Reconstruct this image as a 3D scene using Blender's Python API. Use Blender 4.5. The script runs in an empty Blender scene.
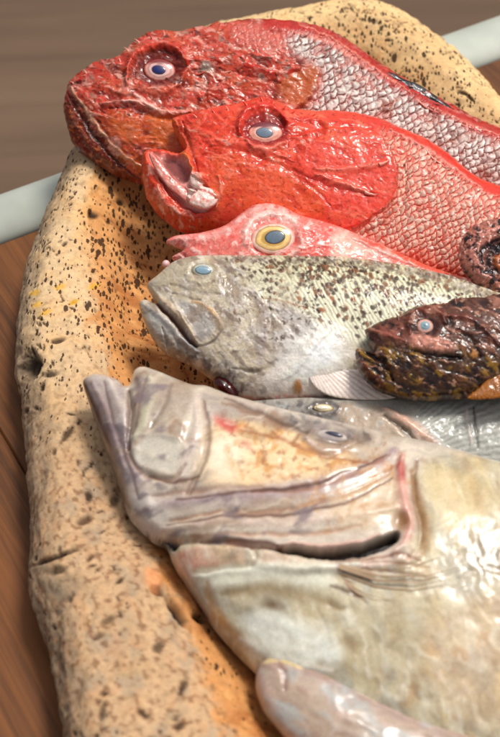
import bpy, math, random
import numpy as np
from mathutils import Vector

random.seed(7)
rng = np.random.default_rng(7)
S = bpy.context.scene
COL = S.collection

# ------------------------------------------------------------------ camera
PITCH = math.radians(48.0)
FOC, DIST = 72.0, 1.18
FWD = np.array([0.0, math.cos(PITCH), -math.sin(PITCH)])
RGT = np.array([1.0, 0.0, 0.0])
UPV = np.array([0.0, math.sin(PITCH), math.cos(PITCH)])
AIM = np.array([0.0, 0.0, 0.08])
CAM = AIM - FWD * DIST
K = 36.0 / FOC / 737.0            # view-plane size of one photo pixel at distance 1


def ray(px, py):
    return FWD + RGT * ((px - 250.0) * K) + UPV * ((368.5 - py) * K)


def on_plane(px, py, o, n):
    d = ray(px, py)
    t = np.dot(o - CAM, n) / np.dot(d, n)
    return CAM + d * t


def at_z(px, py, z):
    return on_plane(px, py, np.array([0, 0, z]), np.array([0, 0, 1.0]))


def project(P):
    q = P - CAM
    w = q @ FWD
    return 250.0 + (q @ RGT) / w / K, 368.5 - (q @ UPV) / w / K


# ------------------------------------------------------------------ numeric helpers
def lin(c):
    c = np.asarray(c, float) / 255.0
    return np.where(c <= 0.04045, c / 12.92, ((c + 0.055) / 1.055) ** 2.4)


def sstep(a, b, x):
    t = np.clip((x - a) / (b - a), 0, 1)
    return t * t * (3 - 2 * t)


_perm = np.random.default_rng(11).permutation(256)
_perm = np.concatenate([_perm, _perm, _perm])
_ga = np.random.default_rng(12).random(256) * 2 * np.pi
_gx, _gy = np.cos(_ga), np.sin(_ga)


def perlin(x, y, seed=0):
    x = np.asarray(x, float) + seed * 17.31
    y = np.asarray(y, float) + seed * 9.77
    xi = np.floor(x).astype(int); yi = np.floor(y).astype(int)
    xf = x - xi; yf = y - yi
    u = xf * xf * xf * (xf * (xf * 6 - 15) + 10)
    v = yf * yf * yf * (yf * (yf * 6 - 15) + 10)

    def g(ix, iy, fx, fy):
        h = _perm[_perm[(ix & 255)] + (iy & 255)]
        return _gx[h] * fx + _gy[h] * fy
    a = g(xi, yi, xf, yf); b = g(xi + 1, yi, xf - 1, yf)
    c = g(xi, yi + 1, xf, yf - 1); d = g(xi + 1, yi + 1, xf - 1, yf - 1)
    return ((a + (b - a) * u) * (1 - v) + (c + (d - c) * u) * v) * 1.5


def fbm(x, y, seed=0, octv=4, gain=0.5):
    s = 0; a = 1.0; n = 0
    for k in range(octv):
        s = s + a * perlin(x * 2 ** k, y * 2 ** k, seed + k * 3)
        n += a; a *= gain
    return s / n


def ridged(x, y, seed=0, octv=3):
    s = 0; a = 1.0; n = 0
    for k in range(octv):
        s = s + a * (1 - np.abs(perlin(x * 2 ** k, y * 2 ** k, seed + k * 5)) * 1.6)
        n += a; a *= 0.5
    return s / n


def spline(pts, n, closed=False):
    P = np.asarray(pts, float)
    m = len(P)
    if closed:
        Q = np.vstack([P[-1], P, P[0], P[1]]); segs = m
    else:
        Q = np.vstack([2 * P[0] - P[1], P, 2 * P[-1] - P[-2]]); segs = m - 1
    t = np.linspace(0, segs, n, endpoint=not closed)
    i = np.minimum(t.astype(int), segs - 1); f = (t - i)[:, None]
    p0, p1, p2, p3 = Q[i], Q[i + 1], Q[i + 2], Q[i + 3]
    return 0.5 * (2 * p1 + (p2 - p0) * f + (2 * p0 - 5 * p1 + 4 * p2 - p3) * f ** 2 + (3 * p1 - p0 - 3 * p2 + p3) * f ** 3)


def seg_dist(x, y, poly, closed=True, want_near=False):
    """distance from points to a polyline, and inside flag for closed ones"""
    n = len(poly)
    best = np.full(x.shape, 1e18); inside = np.zeros(x.shape, bool)
    nx = np.zeros(x.shape); ny = np.zeros(x.shape)
    for k in range(n if closed else n - 1):
        ax, ay = poly[k]; bx, by = poly[(k + 1) % n]
        dx, dy = bx - ax, by - ay
        L = dx * dx + dy * dy + 1e-30
        t = np.clip(((x - ax) * dx + (y - ay) * dy) / L, 0, 1)
        qx = ax + t * dx; qy = ay + t * dy
        d = (x - qx) ** 2 + (y - qy) ** 2
        m = d < best
        best = np.where(m, d, best)
        if want_near:
            nx = np.where(m, qx, nx); ny = np.where(m, qy, ny)
        if closed:
            c = ((ay > y) != (by > y))
            if dy != 0:
                inside ^= c & (x < ax + (y - ay) * dx / dy)
    d = np.sqrt(best)
    if want_near:
        return d, inside, nx, ny
    return d, inside


def blur2(a, it):
    for _ in range(it):
        b = np.pad(a, 1, mode='edge')
        a = (b[1:-1, 1:-1] * 4 + b[:-2, 1:-1] * 2 + b[2:, 1:-1] * 2 + b[1:-1, :-2] * 2 + b[1:-1, 2:] * 2
             + b[:-2, :-2] + b[2:, :-2] + b[:-2, 2:] + b[2:, 2:]) / 16
    return a


def bilin(a, fy, fx):
    H, W = a.shape
    fy = np.clip(fy, 0, H - 1.001); fx = np.clip(fx, 0, W - 1.001)
    iy = fy.astype(int); ix = fx.astype(int); ty = fy - iy; tx = fx - ix
    return (a[iy, ix] * (1 - tx) + a[iy, ix + 1] * tx) * (1 - ty) + (a[iy + 1, ix] * (1 - tx) + a[iy + 1, ix + 1] * tx) * ty


# ------------------------------------------------------------------ objects
def mesh_obj(name, V, F, mat, parent=None, origin=(0, 0, 0), C=None, G=None, smooth=True):
    V = np.asarray(V, float) - np.asarray(origin, float)
    me = bpy.data.meshes.new(name)
    if isinstance(F, np.ndarray) and F.ndim == 2:
        k = F.shape[1]
        me.vertices.add(len(V)); me.vertices.foreach_set('co', V.astype(np.float32).ravel())
        me.loops.add(F.size); me.loops.foreach_set('vertex_index', F.astype(np.int32).ravel())
        me.polygons.add(len(F))
        me.polygons.foreach_set('loop_start', (np.arange(len(F)) * k).astype(np.int32))
        me.polygons.foreach_set('loop_total', np.full(len(F), k, np.int32))
        me.update(calc_edges=True)
    else:
        me.from_pydata([tuple(v) for v in V], [], [tuple(int(i) for i in f) for f in F])
        me.update()
    me.polygons.foreach_set('use_smooth', np.full(len(me.polygons), smooth))
    if C is not None:
        at = me.color_attributes.new('Pigment', 'FLOAT_COLOR', 'POINT')
        c4 = np.ones((len(V), 4), np.float32); c4[:, :3] = C
        at.data.foreach_set('color', c4.ravel())
    if G is not None:
        at = me.attributes.new('Gloss', 'FLOAT', 'POINT')
        at.data.foreach_set('value', np.asarray(G, np.float32))
    me.materials.append(mat)
    o = bpy.data.objects.new(name, me)
    COL.objects.link(o)
    if parent is not None:
        o.parent = parent
    else:
        o.location = origin
    return o


def thing(name, label, cat, loc, group=None):
    o = bpy.data.objects.new(name, None)
    COL.objects.link(o)
    o.empty_display_size = 0.02
    o.location = tuple(loc)
    o['label'] = label; o['category'] = cat
    if group:
        o['group'] = group
    return o


# ------------------------------------------------------------------ materials
def new_mat(name):
    m = bpy.data.materials.new(name); m.use_nodes = True
    nt = m.node_tree
    b = nt.nodes['Principled BSDF']
    return m, nt, b


def nd(nt, typ, **kw):
    n = nt.nodes.new(typ)
    for k, v in kw.items():
        if k in n.inputs:
            n.inputs[k].default_value = v
        else:
            setattr(n, k, v)
    return n


def flesh_mat(name, rough=0.34, coat=0.5, sss=0.12, bump=0.25, bscale=420.0, var=0.25, coat_rough=0.08, spec=0.5):
    """wet fish skin: pigment comes from the modelled markings, gloss and pores are procedural"""
    m, nt, b = new_mat(name)
    L = nt.links.new
    at = nd(nt, 'ShaderNodeVertexColor'); at.layer_name = 'Pigment'
    tc = nd(nt, 'ShaderNodeTexCoord')
    n1 = nd(nt, 'ShaderNodeTexNoise', Scale=bscale * 0.55, Detail=4.0, Roughness=0.65)
    L(tc.outputs['Object'], n1.inputs['Vector'])
    mr = nd(nt, 'ShaderNodeMapRange'); mr.inputs[1].default_value = 0.3; mr.inputs[2].default_value = 0.7
    mr.inputs[3].default_value = 1 - var; mr.inputs[4].default_value = 1 + var * 0.8
    L(n1.outputs['Fac'], mr.inputs[0])
    mx = nd(nt, 'ShaderNodeVectorMath', operation='MULTIPLY')
    L(at.outputs['Color'], mx.inputs[0]); L(mr.outputs[0], mx.inputs[1])
    L(mx.outputs[0], b.inputs['Base Color'])
    n2 = nd(nt, 'ShaderNodeTexNoise', Scale=bscale * 0.16, Detail=3.0)
    L(tc.outputs['Object'], n2.inputs['Vector'])
    r2 = nd(nt, 'ShaderNodeMapRange'); r2.inputs[1].default_value = 0.35; r2.inputs[2].default_value = 0.65
    r2.inputs[3].default_value = max(0.08, rough - 0.14); r2.inputs[4].default_value = rough + 0.16
    L(n2.outputs['Fac'], r2.inputs[0]); L(r2.outputs[0], b.inputs['Roughness'])
    n3 = nd(nt, 'ShaderNodeTexNoise', Scale=bscale, Detail=5.0, Roughness=0.6)
    L(tc.outputs['Object'], n3.inputs['Vector'])
    bp = nd(nt, 'ShaderNodeBump', Strength=bump, Distance=0.0012)
    L(n3.outputs['Fac'], bp.inputs['Height']); L(bp.outputs[0], b.inputs['Normal'])
    n4 = nd(nt, 'ShaderNodeTexNoise', Scale=bscale * 3.2, Detail=3.0, Roughness=0.7); L(tc.outputs['Object'], n4.inputs['Vector'])
    r4 = nd(nt, 'ShaderNodeMapRange'); r4.inputs[1].default_value = 0.32; r4.inputs[2].default_value = 0.68; r4.inputs[3].default_value = 1 - var * 1.2; r4.inputs[4].default_value = 1 + var
    L(n4.outputs['Fac'], r4.inputs[0])
    mz = nd(nt, 'ShaderNodeMath', operation='MULTIPLY'); L(mr.outputs[0], mz.inputs[0]); L(r4.outputs[0], mz.inputs[1]); L(mz.outputs[0], mx.inputs[1])
    bc = nd(nt, 'ShaderNodeBump', Strength=bump * 0.45, Distance=0.0012)
    L(n3.outputs['Fac'], bc.inputs['Height']); L(bc.outputs[0], b.inputs['Coat Normal'])
    b.inputs['Specular IOR Level'].default_value = spec
    b.inputs['Coat Weight'].default_value = coat
    b.inputs['Coat Roughness'].default_value = coat_rough
    b.inputs['Subsurface Weight'].default_value = sss
    b.inputs['Subsurface Radius'].default_value = (1.0, 0.45, 0.3)
    b.inputs['Subsurface Scale'].default_value = 0.004
    return m


# ------------------------------------------------------------------ a body lying on its side
class Body:
    """A solid built from a traced outline: the outline is laid on a plane in the scene at true size, the
    body is blown up to its thickness on both sides and the upper side is then sculpted and pigmented."""

    def __init__(self, outline, anchor, z, tilt, step, thick, base, flat=0.05, under=0.8, lift=0.0, plane=None,
                 power=0.5, n_out=260, rollx=0.0, jag=0.0):
        self.h = step
        if plane is None:
            t = math.radians(tilt); r = math.radians(rollx)
            self.eu = np.array([math.cos(r), 0, math.sin(r)])
            n = np.array([-math.sin(r) * math.cos(t), -math.sin(t), math.cos(r) * math.cos(t)])
            self.n = n / np.linalg.norm(n)
            self.o = at_z(anchor[0], anchor[1], z)
        else:
            self.eu, self.n = plane.eu, plane.n
            self.o = plane.o + plane.n * lift
        self.ev = np.cross(self.n, self.eu)
        op = spline(outline, n_out if not jag else n_out * 2, True)
        if jag:
            lk = np.concatenate([[0], np.cumsum(np.hypot(*np.diff(op, axis=0).T))])
            tg = np.roll(op, -1, 0) - np.roll(op, 1, 0); tg /= np.linalg.norm(tg, axis=1)[:, None] + 1e-9
            wv = fbm(lk / 7.0, lk * 0 + 3.3, 77, 3) + 0.6 * np.maximum(0, perlin(lk / 4.0, lk * 0 + 8.1, 78))
            op = op + np.stack([tg[:, 1], -tg[:, 0]], 1) * (wv * jag)[:, None]
        W = np.array([on_plane(p[0], p[1], self.o, self.n) for p in op]) - self.o
        self.uv = np.stack([W @ self.eu, W @ self.ev], 1)
        h = step
        lo = self.uv.min(0) - 3 * h; hi = self.uv.max(0) + 3 * h
        nu = int((hi[0] - lo[0]) / h) + 2; nv = int((hi[1] - lo[1]) / h) + 2
        U, V = np.meshgrid(lo[0] + np.arange(nu) * h, lo[1] + np.arange(nv) * h)
        # signed distance: coarse everywhere, exact near the edge
        q = 4
        Uc, Vc = np.meshgrid(lo[0] + np.arange(nu // q + 2) * h * q, lo[1] + np.arange(nv // q + 2) * h * q)
        d, ins = seg_dist(Uc, Vc, self.uv)
        sc = np.where(ins, d, -d)
        J, I = np.meshgrid(np.arange(nu) / q, np.arange(nv) / q)
        sd = bilin(sc, I, J)
        near = np.abs(sd) < 4 * h * q
        d2, in2, cx, cy = seg_dist(U[near], V[near], self.uv, True, True)
        sd[near] = np.where(in2, d2, -d2)
        NX = np.zeros_like(U); NY = np.zeros_like(U); NX[near] = cx; NY[near] = cy
        # inflate: screened Poisson on the coarse grid
        hc = h * q
        msk = sc > 0
        phi = np.zeros_like(sc)
        k = (hc / flat) ** 2
        for _ in range(700):
            p = np.pad(phi, 1)
            phi = np.where(msk, (p[:-2, 1:-1] + p[2:, 1:-1] + p[1:-1, :-2] + p[1:-1, 2:] + hc * hc) / (4 + k), 0)
        ratio = np.where(msk, phi / np.maximum(sc, 0.6 * hc), 0); wgt = msk.astype(float)
        for _ in range(5):
            bw = blur2(wgt, 1); br = blur2(ratio * wgt, 1)
            ratio = np.where(wgt > 0.5, ratio, br / np.maximum(bw, 1e-9)); wgt = np.where(wgt > 0.5, wgt, (bw > 1e-3).astype(float))
        ph = bilin(phi, I, J); rt = bilin(blur2(ratio, 2), I, J)
        mixf = sstep(2 * hc, 6 * hc, sd)
        ph = np.maximum(rt * np.maximum(sd, 0) * (1 - mixf) + ph * mixf, 0)
        w0 = thick * (ph / phi.max()) ** power
        wb = blur2(w0, 14)
        w0 = w0 + (wb - w0) * sstep(3 * h, 12 * h, sd)
        # cells
        keep = sd > -0.45 * h
        cell = keep[:-1, :-1] & keep[1:, :-1] & keep[:-1, 1:] & keep[1:, 1:]
        cnt = np.zeros_like(U, int)
        for a in (0, 1):
            for b_ in (0, 1):
                cnt[a:nv - 1 + a, b_:nu - 1 + b_] += cell
        used = cnt > 0
        bnd = used & (cnt < 4)
        far = bnd & ~near
        U = np.where(bnd & near, NX, U); V = np.where(bnd & near, NY, V)
        w0 = np.where(bnd, 0, w0)
        self.idx = np.full(U.shape, -1); self.idx[used] = np.arange(used.sum())
        self.cell = cell
        self.u = U[used]; self.v = V[used]; self.w = w0[used]; self.d = np.where(bnd, 0, np.maximum(sd, 0))[used]
        self.bnd = bnd[used]
        self.under = under
        self.N = len(self.u)
        P = self.pos(self.w)
        self.X, self.Y = project(P)
        self.X0, self.Y0 = self.X.copy(), self.Y.copy()
        self.H = np.zeros(self.N)
        self.C = np.tile(lin(base), (self.N, 1))
        self.G = np.zeros(self.N)

    deep, gain = 1.22, 1.12

    def pos(self, w):
        return self.o + self.u[:, None] * self.eu + self.v[:, None] * self.ev + np.asarray(w)[:, None] * self.n

    # ---- sculpting and pigment in the traced (photo pixel) frame; heights in millimetres
    def warp(self, scale, amp, seed=0):
        self.X = self.X + amp * fbm(self.X0 / scale, self.Y0 / scale, seed, 3)
        self.Y = self.Y + amp * fbm(self.X0 / scale, self.Y0 / scale, seed + 50, 3)

    def put(self, g, dh=0, col=None, a=1.0, sel=None):
        if sel is None:
            sel = slice(None)
        if dh:
            self.H[sel] += dh * g
        if col is not None:
            k = np.clip(g * a, 0, 1)[:, None]
            self.C[sel] = self.C[sel] * (1 - k) + lin(col) * k

    def stroke(self, pts, width, dh=0, col=None, a=1.0, taper=True, hard=False):
        p = spline(pts, max(6, 5 * len(pts)))
        r = width * 3
        lo = p.min(0) - r; hi = p.max(0) + r
        sel = np.nonzero((self.X > lo[0]) & (self.X < hi[0]) & (self.Y > lo[1]) & (self.Y < hi[1]))[0]
        if not len(sel):
            return
        x, y = self.X[sel], self.Y[sel]
        best = np.full(len(sel), 1e9); tt = np.zeros(len(sel))
        n = len(p)
        for k in range(n - 1):
            ax, ay = p[k]; dx, dy = p[k + 1] - p[k]
            t = np.clip(((x - ax) * dx + (y - ay) * dy) / (dx * dx + dy * dy + 1e-12), 0, 1)
            d = np.hypot(x - ax - t * dx, y - ay - t * dy)
            m = d < best
            best = np.where(m, d, best); tt = np.where(m, (k + t) / (n - 1), tt)
        wd = width * (0.35 + 0.65 * np.sin(np.pi * np.clip(tt * 0.9 + 0.05, 0, 1))) if taper else width
        if hard:
            g = 1 - sstep(0.6, 1.25, best / wd)
        else:
            g = np.exp(-(best / wd) ** 2)
        self.put(g, dh, col, a, sel)

    def blob(self, cx, cy, rx, ry, rot=0, dh=0, col=None, a=1.0, soft=0.5):
        r = max(rx, ry) * 1.6
        sel = np.nonzero((np.abs(self.X - cx) < r) & (np.abs(self.Y - cy) < r))[0]
        if not len(sel):
            return
        c, s = math.cos(math.radians(rot)), math.sin(math.radians(rot))
        x = self.X[sel] - cx; y = self.Y[sel] - cy
        q = np.hypot((x * c + y * s) / rx, (-x * s + y * c) / ry)
        self.put(1 - sstep(1 - soft, 1 + soft, q), dh, col, a, sel)

    def area(self, pts, soft):
        p = spline(pts, max(30, 6 * len(pts)), True)
        g = np.zeros(self.N)
        lo = p.min(0) - soft * 2; hi = p.max(0) + soft * 2
        sel = np.nonzero((self.X > lo[0]) & (self.X < hi[0]) & (self.Y > lo[1]) & (self.Y < hi[1]))[0]
        d, ins = seg_dist(self.X[sel], self.Y[sel], p)
        g[sel] = sstep(-soft, soft, np.where(ins, d, -d))
        return g

    def poly(self, pts, soft, dh=0, col=None, a=1.0):
        self.put(self.area(pts, soft), dh, col, a)

    def plate(self, pts, soft_in, dh, drop=1.0, fade=None):
        """a plate whose free edge stands proud: rises towards the edge from inside, drops sharply outside"""
        p = spline(pts, max(30, 6 * len(pts)), True)
        d, ins = seg_dist(self.X, self.Y, p)
        s = np.where(ins, d, -d)
        if fade is not None:
            dh = dh * sstep(fade[0], fade[1], self.X)
        self.H += dh * np.where(s > 0, 0.25 + 0.75 * np.exp(-s / soft_in), 1.0) * sstep(-drop, drop * 0.3, s)

    def mottle(self, scale, lo, hi, col, a=1.0, seed=0, mask=None, dh=0, sx=1.0, ang=0, octv=4):
        c, s = math.cos(math.radians(ang)), math.sin(math.radians(ang))
        x = (self.X * c + self.Y * s) / (scale * sx); y = (-self.X * s + self.Y * c) / scale
        g = sstep(lo, hi, fbm(x, y, seed, octv))
        if mask is not None:
            g = g * mask
        self.put(g, dh, col, a)

    def rough(self, scale, amp, seed=0, mask=1.0, kind='fbm', sx=1.0, ang=0, octv=4):
        c, s = math.cos(math.radians(ang)), math.sin(math.radians(ang))
        x = (self.X * c + self.Y * s) / (scale * sx); y = (-self.X * s + self.Y * c) / scale
        n = fbm(x, y, seed, octv) if kind == 'fbm' else ridged(x, y, seed, octv) - 0.6
        self.H += amp * n * mask

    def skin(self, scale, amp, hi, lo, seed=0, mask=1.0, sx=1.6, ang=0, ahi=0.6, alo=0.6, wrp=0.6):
        """folds of wet skin: thin crests painted pale as highlights and deeper coloured creases that follow the same relief"""
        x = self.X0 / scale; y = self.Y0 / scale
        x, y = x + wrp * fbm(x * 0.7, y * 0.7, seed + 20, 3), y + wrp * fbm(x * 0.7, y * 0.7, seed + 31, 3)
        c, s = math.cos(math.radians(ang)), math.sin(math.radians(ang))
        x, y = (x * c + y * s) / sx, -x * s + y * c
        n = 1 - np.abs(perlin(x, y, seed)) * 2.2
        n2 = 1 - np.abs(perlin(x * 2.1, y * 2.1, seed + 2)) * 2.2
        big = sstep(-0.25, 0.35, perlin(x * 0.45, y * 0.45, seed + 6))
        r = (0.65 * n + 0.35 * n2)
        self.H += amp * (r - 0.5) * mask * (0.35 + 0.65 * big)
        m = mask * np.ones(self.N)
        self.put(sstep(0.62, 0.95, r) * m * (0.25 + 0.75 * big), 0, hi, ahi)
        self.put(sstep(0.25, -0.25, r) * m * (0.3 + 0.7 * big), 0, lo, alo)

    def scales(self, mask, ang, sx, sy, dh, c_mid, c_edge, seed=0, wob=2.0, a=1.0, var=0.25):
        r_ = math.radians(ang)
        sel = np.nonzero(mask > 0.01)[0]
        x = self.X[sel]; y = self.Y[sel]
        x = x + wob * perlin(x / 23, y / 23, seed) + wob * .5 * perlin(x / 9, y / 9, seed + 4)
        y = y + wob * perlin(x / 23, y / 23, seed + 9) + wob * .5 * perlin(x / 9, y / 9, seed + 5)
        A = x * math.cos(r_) + y * math.sin(r_); B = -x * math.sin(r_) + y * math.cos(r_)
        ra, rb = sx * 0.98, sy * 1.08
        n = len(sel)
        bestA = np.full(n, 1e9); da = np.zeros(n); db = np.zeros(n); rid = np.zeros(n)
        cand = []
        j0 = np.round(B / sy)
        for dj in (-1, 0, 1):
            j = j0 + dj
            off = (j % 2) * sx * 0.5
            i0 = np.round((A - off) / sx)
            for di in (-2, -1, 0, 1):
                i = i0 + di
                hsh = _perm[(_perm[(i.astype(int) & 255)] + j.astype(int)) & 255] / 255.0
                ca = i * sx + off + (hsh - .5) * sx * 0.10; cb = j * sy
                qa, qb = (A - ca) / ra, (B - cb) / rb
                r2 = np.hypot(qa, qb)
                cand.append((ca, r2))
                ok = (r2 < 1) & (ca < bestA)
                bestA = np.where(ok, ca, bestA); da = np.where(ok, qa, da); db = np.where(ok, qb, db); rid = np.where(ok, hsh, rid)
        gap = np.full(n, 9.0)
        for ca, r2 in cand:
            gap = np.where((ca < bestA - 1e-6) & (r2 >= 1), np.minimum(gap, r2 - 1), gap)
        shade = 1 - sstep(0.02, 0.34, gap + 0.05 * perlin(x / 2.0, y / 2.0, seed + 8))     # edge pigment and painted shadow just behind the free edge of the scale in front
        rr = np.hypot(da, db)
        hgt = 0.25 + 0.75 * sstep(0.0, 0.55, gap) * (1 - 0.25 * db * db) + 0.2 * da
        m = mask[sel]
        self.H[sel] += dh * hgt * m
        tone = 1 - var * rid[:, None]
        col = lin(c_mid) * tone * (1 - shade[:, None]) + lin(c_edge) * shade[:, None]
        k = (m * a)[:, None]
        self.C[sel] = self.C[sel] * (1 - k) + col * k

    def dashes(self, mask, dens, ang, pitch, length, pale, line, dark, seed=0, wob=1.2, dh=0.10):
        """oblique rows of fine scales with broken dark dashes lying in the rows"""
        sel = np.nonzero(mask > 0.02)[0]
        x = self.X[sel]; y = self.Y[sel]
        x = x + wob * perlin(x / 14, y / 14, seed) + 0.5 * perlin(x / 5, y / 5, seed + 1)
        r = math.radians(ang)
        A = x * math.cos(r) + y * math.sin(r); B = -x * math.sin(r) + y * math.cos(r)
        j = np.floor(B / pitch); f = B / pitch - j
        prof = np.sin(np.pi * np.clip(f, 0, 1))
        m = mask[sel]
        k = (m * sstep(0.75, 0.25, prof) * (0.55 + 0.6 * fbm(A / 14, j * 0.71, seed + 2, 2)))
        self.put(np.clip(k, 0, 1), 0, line, 0.9, sel)
        self.put(m * sstep(0.5, 1.0, prof) * (0.7 + 0.5 * fbm(A / 9, j * 1.3, seed + 5, 2)), dh, pale, 0.75, sel)
        jj = j.astype(int)
        for lay in range(2):
            offs = _perm[(jj * 7 + lay * 31) & 255] / 255.0 * length
            i = np.floor((A + offs) / length); g = (A + offs) / length - i
            h1 = _perm[(_perm[i.astype(int) & 255] + jj + lay * 57) & 255] / 255.0
            h2 = _perm[(_perm[(i.astype(int) + 91) & 255] + jj * 3 + lay) & 255] / 255.0
            half = 0.22 + 0.26 * h2
            on = (h1 < dens[sel] * 0.62)
            q = np.hypot((g - 0.5 + 0.25 * (h1 * 3.7 % 1 - .5)) / half, (f - 0.5 + 0.3 * (h2 * 5.3 % 1 - .5)) / (0.40 + 0.20 * h2)) + 0.35 * perlin(x / 1.6, y / 1.6, seed + 3)
            w = (1 - sstep(0.7, 1.3, q)) * on * m
            br = np.where(h2 > 0.72, 1.0, 0.0)
            self.put(w * (1 - br), 0, dark, 0.92, sel); self.put(w * br, 0, (118, 66, 30), 0.9, sel)

    def height(self):
        return self.w + self.H * 0.001 * sstep(0, 0.004, self.d)

    def point(self, px, py):
        """the surface point seen at a traced position, and its offset along the normal"""
        k = np.argmin((self.X0 - px) ** 2 + (self.Y0 - py) ** 2)
        w = self.height()[k]
        return self.o + self.u[k] * self.eu + self.v[k] * self.ev + w * self.n, w

    def build(self, name, mat, parent, bottom_fade=True):
        w = self.height()
        T = self.pos(w)
        inn = np.nonzero(~self.bnd)[0]
        Bv = self.pos(-self.under * self.w)[inn]
        bmap = np.arange(self.N); bmap[inn] = self.N + np.arange(len(inn))
        cy, cx = np.nonzero(self.cell)
        q = np.stack([self.idx[cy, cx], self.idx[cy, cx + 1], self.idx[cy + 1, cx + 1], self.idx[cy + 1, cx]], 1)
        qb = bmap[q][:, ::-1]
        same = (qb[:, ::-1] == q).all(1)
        V = np.vstack([T, Bv]); F = np.vstack([q, qb[~same]])
        C = np.vstack([self.C, self.C[inn]])
        return mesh_obj(name, V, F, mat, parent, parent_origin(parent), np.clip(C ** self.deep * self.gain, 0.003, 0.85))


def dome(name, parent, mat, centre, n, eu, ra, rb, rot, height, rings, sink=0.0, seg=56, nr=26, top=None):
    """a lens-shaped eye part: elliptical dome with pigment rings [(radius 0..1, colour), ...]"""
    n = np.asarray(n); ev = np.cross(n, eu)
    c, s = math.cos(rot), math.sin(rot)
    e1 = eu * c + ev * s; e2 = -eu * s + ev * c
    V = [centre + n * (height - sink)]; Cc = [lin(rings[0][1])]
    rs = np.linspace(0, 1, nr + 1)[1:]
    rr = np.array([r for r, _ in rings]); cc = np.array([lin(k) for _, k in rings])
    for r in rs:
        z = height * math.sqrt(max(0, 1 - r * r)) - sink
        for k in range(seg):
            a = 2 * math.pi * k / seg
            V.append(centre + e1 * (ra * r * math.cos(a)) + e2 * (rb * r * math.sin(a)) + n * z)
            jit = 1 + 0.32 * r * float(fbm(np.array([math.cos(a) * r * 3 + ra * 900]), np.array([math.sin(a) * r * 3]), 5, 3)[0]) + 0.12 * float(perlin(np.array([a * 7]), np.array([r * 1.5 + ra * 500]), 2)[0])
            rj = r + 0.04 * float(perlin(np.array([math.cos(a) * 2 + ra * 700]), np.array([math.sin(a) * 2]), 9)[0]) * (1 if r > 0.25 else 0)
            cq = np.array([np.interp(rj, rr, cc[:, q]) for q in range(3)]) * jit
            if top is not None:  # brow shadow painted into the upper iris colour
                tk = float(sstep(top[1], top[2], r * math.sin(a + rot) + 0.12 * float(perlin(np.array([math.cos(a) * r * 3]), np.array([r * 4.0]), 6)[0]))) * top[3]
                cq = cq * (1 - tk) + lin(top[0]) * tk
            Cc.append(cq)
    V.append(centre - n * (sink + height * 0.5)); Cc.append(Cc[-1])
    F = []
    for k in range(seg):
        F.append((0, 1 + k, 1 + (k + 1) % seg))
    for i in range(nr - 1):
        a0 = 1 + i * seg; b0 = a0 + seg
        for k in range(seg):
            k2 = (k + 1) % seg
            F.append((a0 + k, b0 + k, b0 + k2, a0 + k2))
    last = 1 + (nr - 1) * seg; bot = len(V) - 1
    for k in range(seg):
        F.append((last + (k + 1) % seg, last + k, bot))
    return mesh_obj(name, np.array(V), F, mat, parent, parent_origin(parent), np.array(Cc))


def parent_origin(p):
    loc = np.zeros(3)
    while p is not None:
        loc = loc + np.array(p.location); p = p.parent
    return loc


PX = DIST * K       # metres per photo pixel near the middle of the picture


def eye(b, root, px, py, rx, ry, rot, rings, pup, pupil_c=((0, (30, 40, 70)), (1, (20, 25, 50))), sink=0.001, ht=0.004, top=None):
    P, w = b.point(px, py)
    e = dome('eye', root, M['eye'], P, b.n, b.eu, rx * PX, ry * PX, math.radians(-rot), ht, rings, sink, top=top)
    ppx, ppy, prx, pry, prot = pup
    d = (b.eu * (ppx - px) - b.ev * (ppy - py) / 0.97) * PX
    q = min(0.9, math.hypot((ppx - px) / rx, (ppy - py) / ry))
    zz = ht * math.sqrt(1 - q * q) - sink
    dome('pupil', e, M['eye'], P + d + b.n * (zz - 0.0005), b.n, b.eu, prx * PX, pry * PX, math.radians(-prot), 0.0009, list(pupil_c), 0.0)
    return e

# ------------------------------------------------------------------ material set
M = {}
M['red'] = flesh_mat('wet_red_skin', 0.42, 0.45, 0.0, 0.14, 330, 0.17, 0.13, 0.16)
M['pale'] = flesh_mat('wet_pale_skin', 0.42, 0.6, 0.05, 0.08, 220, 0.12, 0.16, 0.2)
M['spot'] = flesh_mat('spotted_skin', 0.45, 0.4, 0.0, 0.12, 330, 0.13, 0.12, 0.15)
M['dark'] = flesh_mat('dark_slimy_skin', 0.4, 0.6, 0.0, 0.16, 330, 0.24, 0.11, 0.15)
M['fin'] = flesh_mat('wet_fin', 0.5, 0.4, 0.05, 0.12, 300, 0.14, 0.12, 0.15)
M['eye'] = flesh_mat('glossy_eye', 0.3, 0.6, 0.0, 0.01, 300, 0.08, 0.03, 0.15)
M['gut'] = flesh_mat('wet_gut', 0.3, 0.9, 0.05, 0.08, 200, 0.2, 0.05, 0.2)


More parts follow.
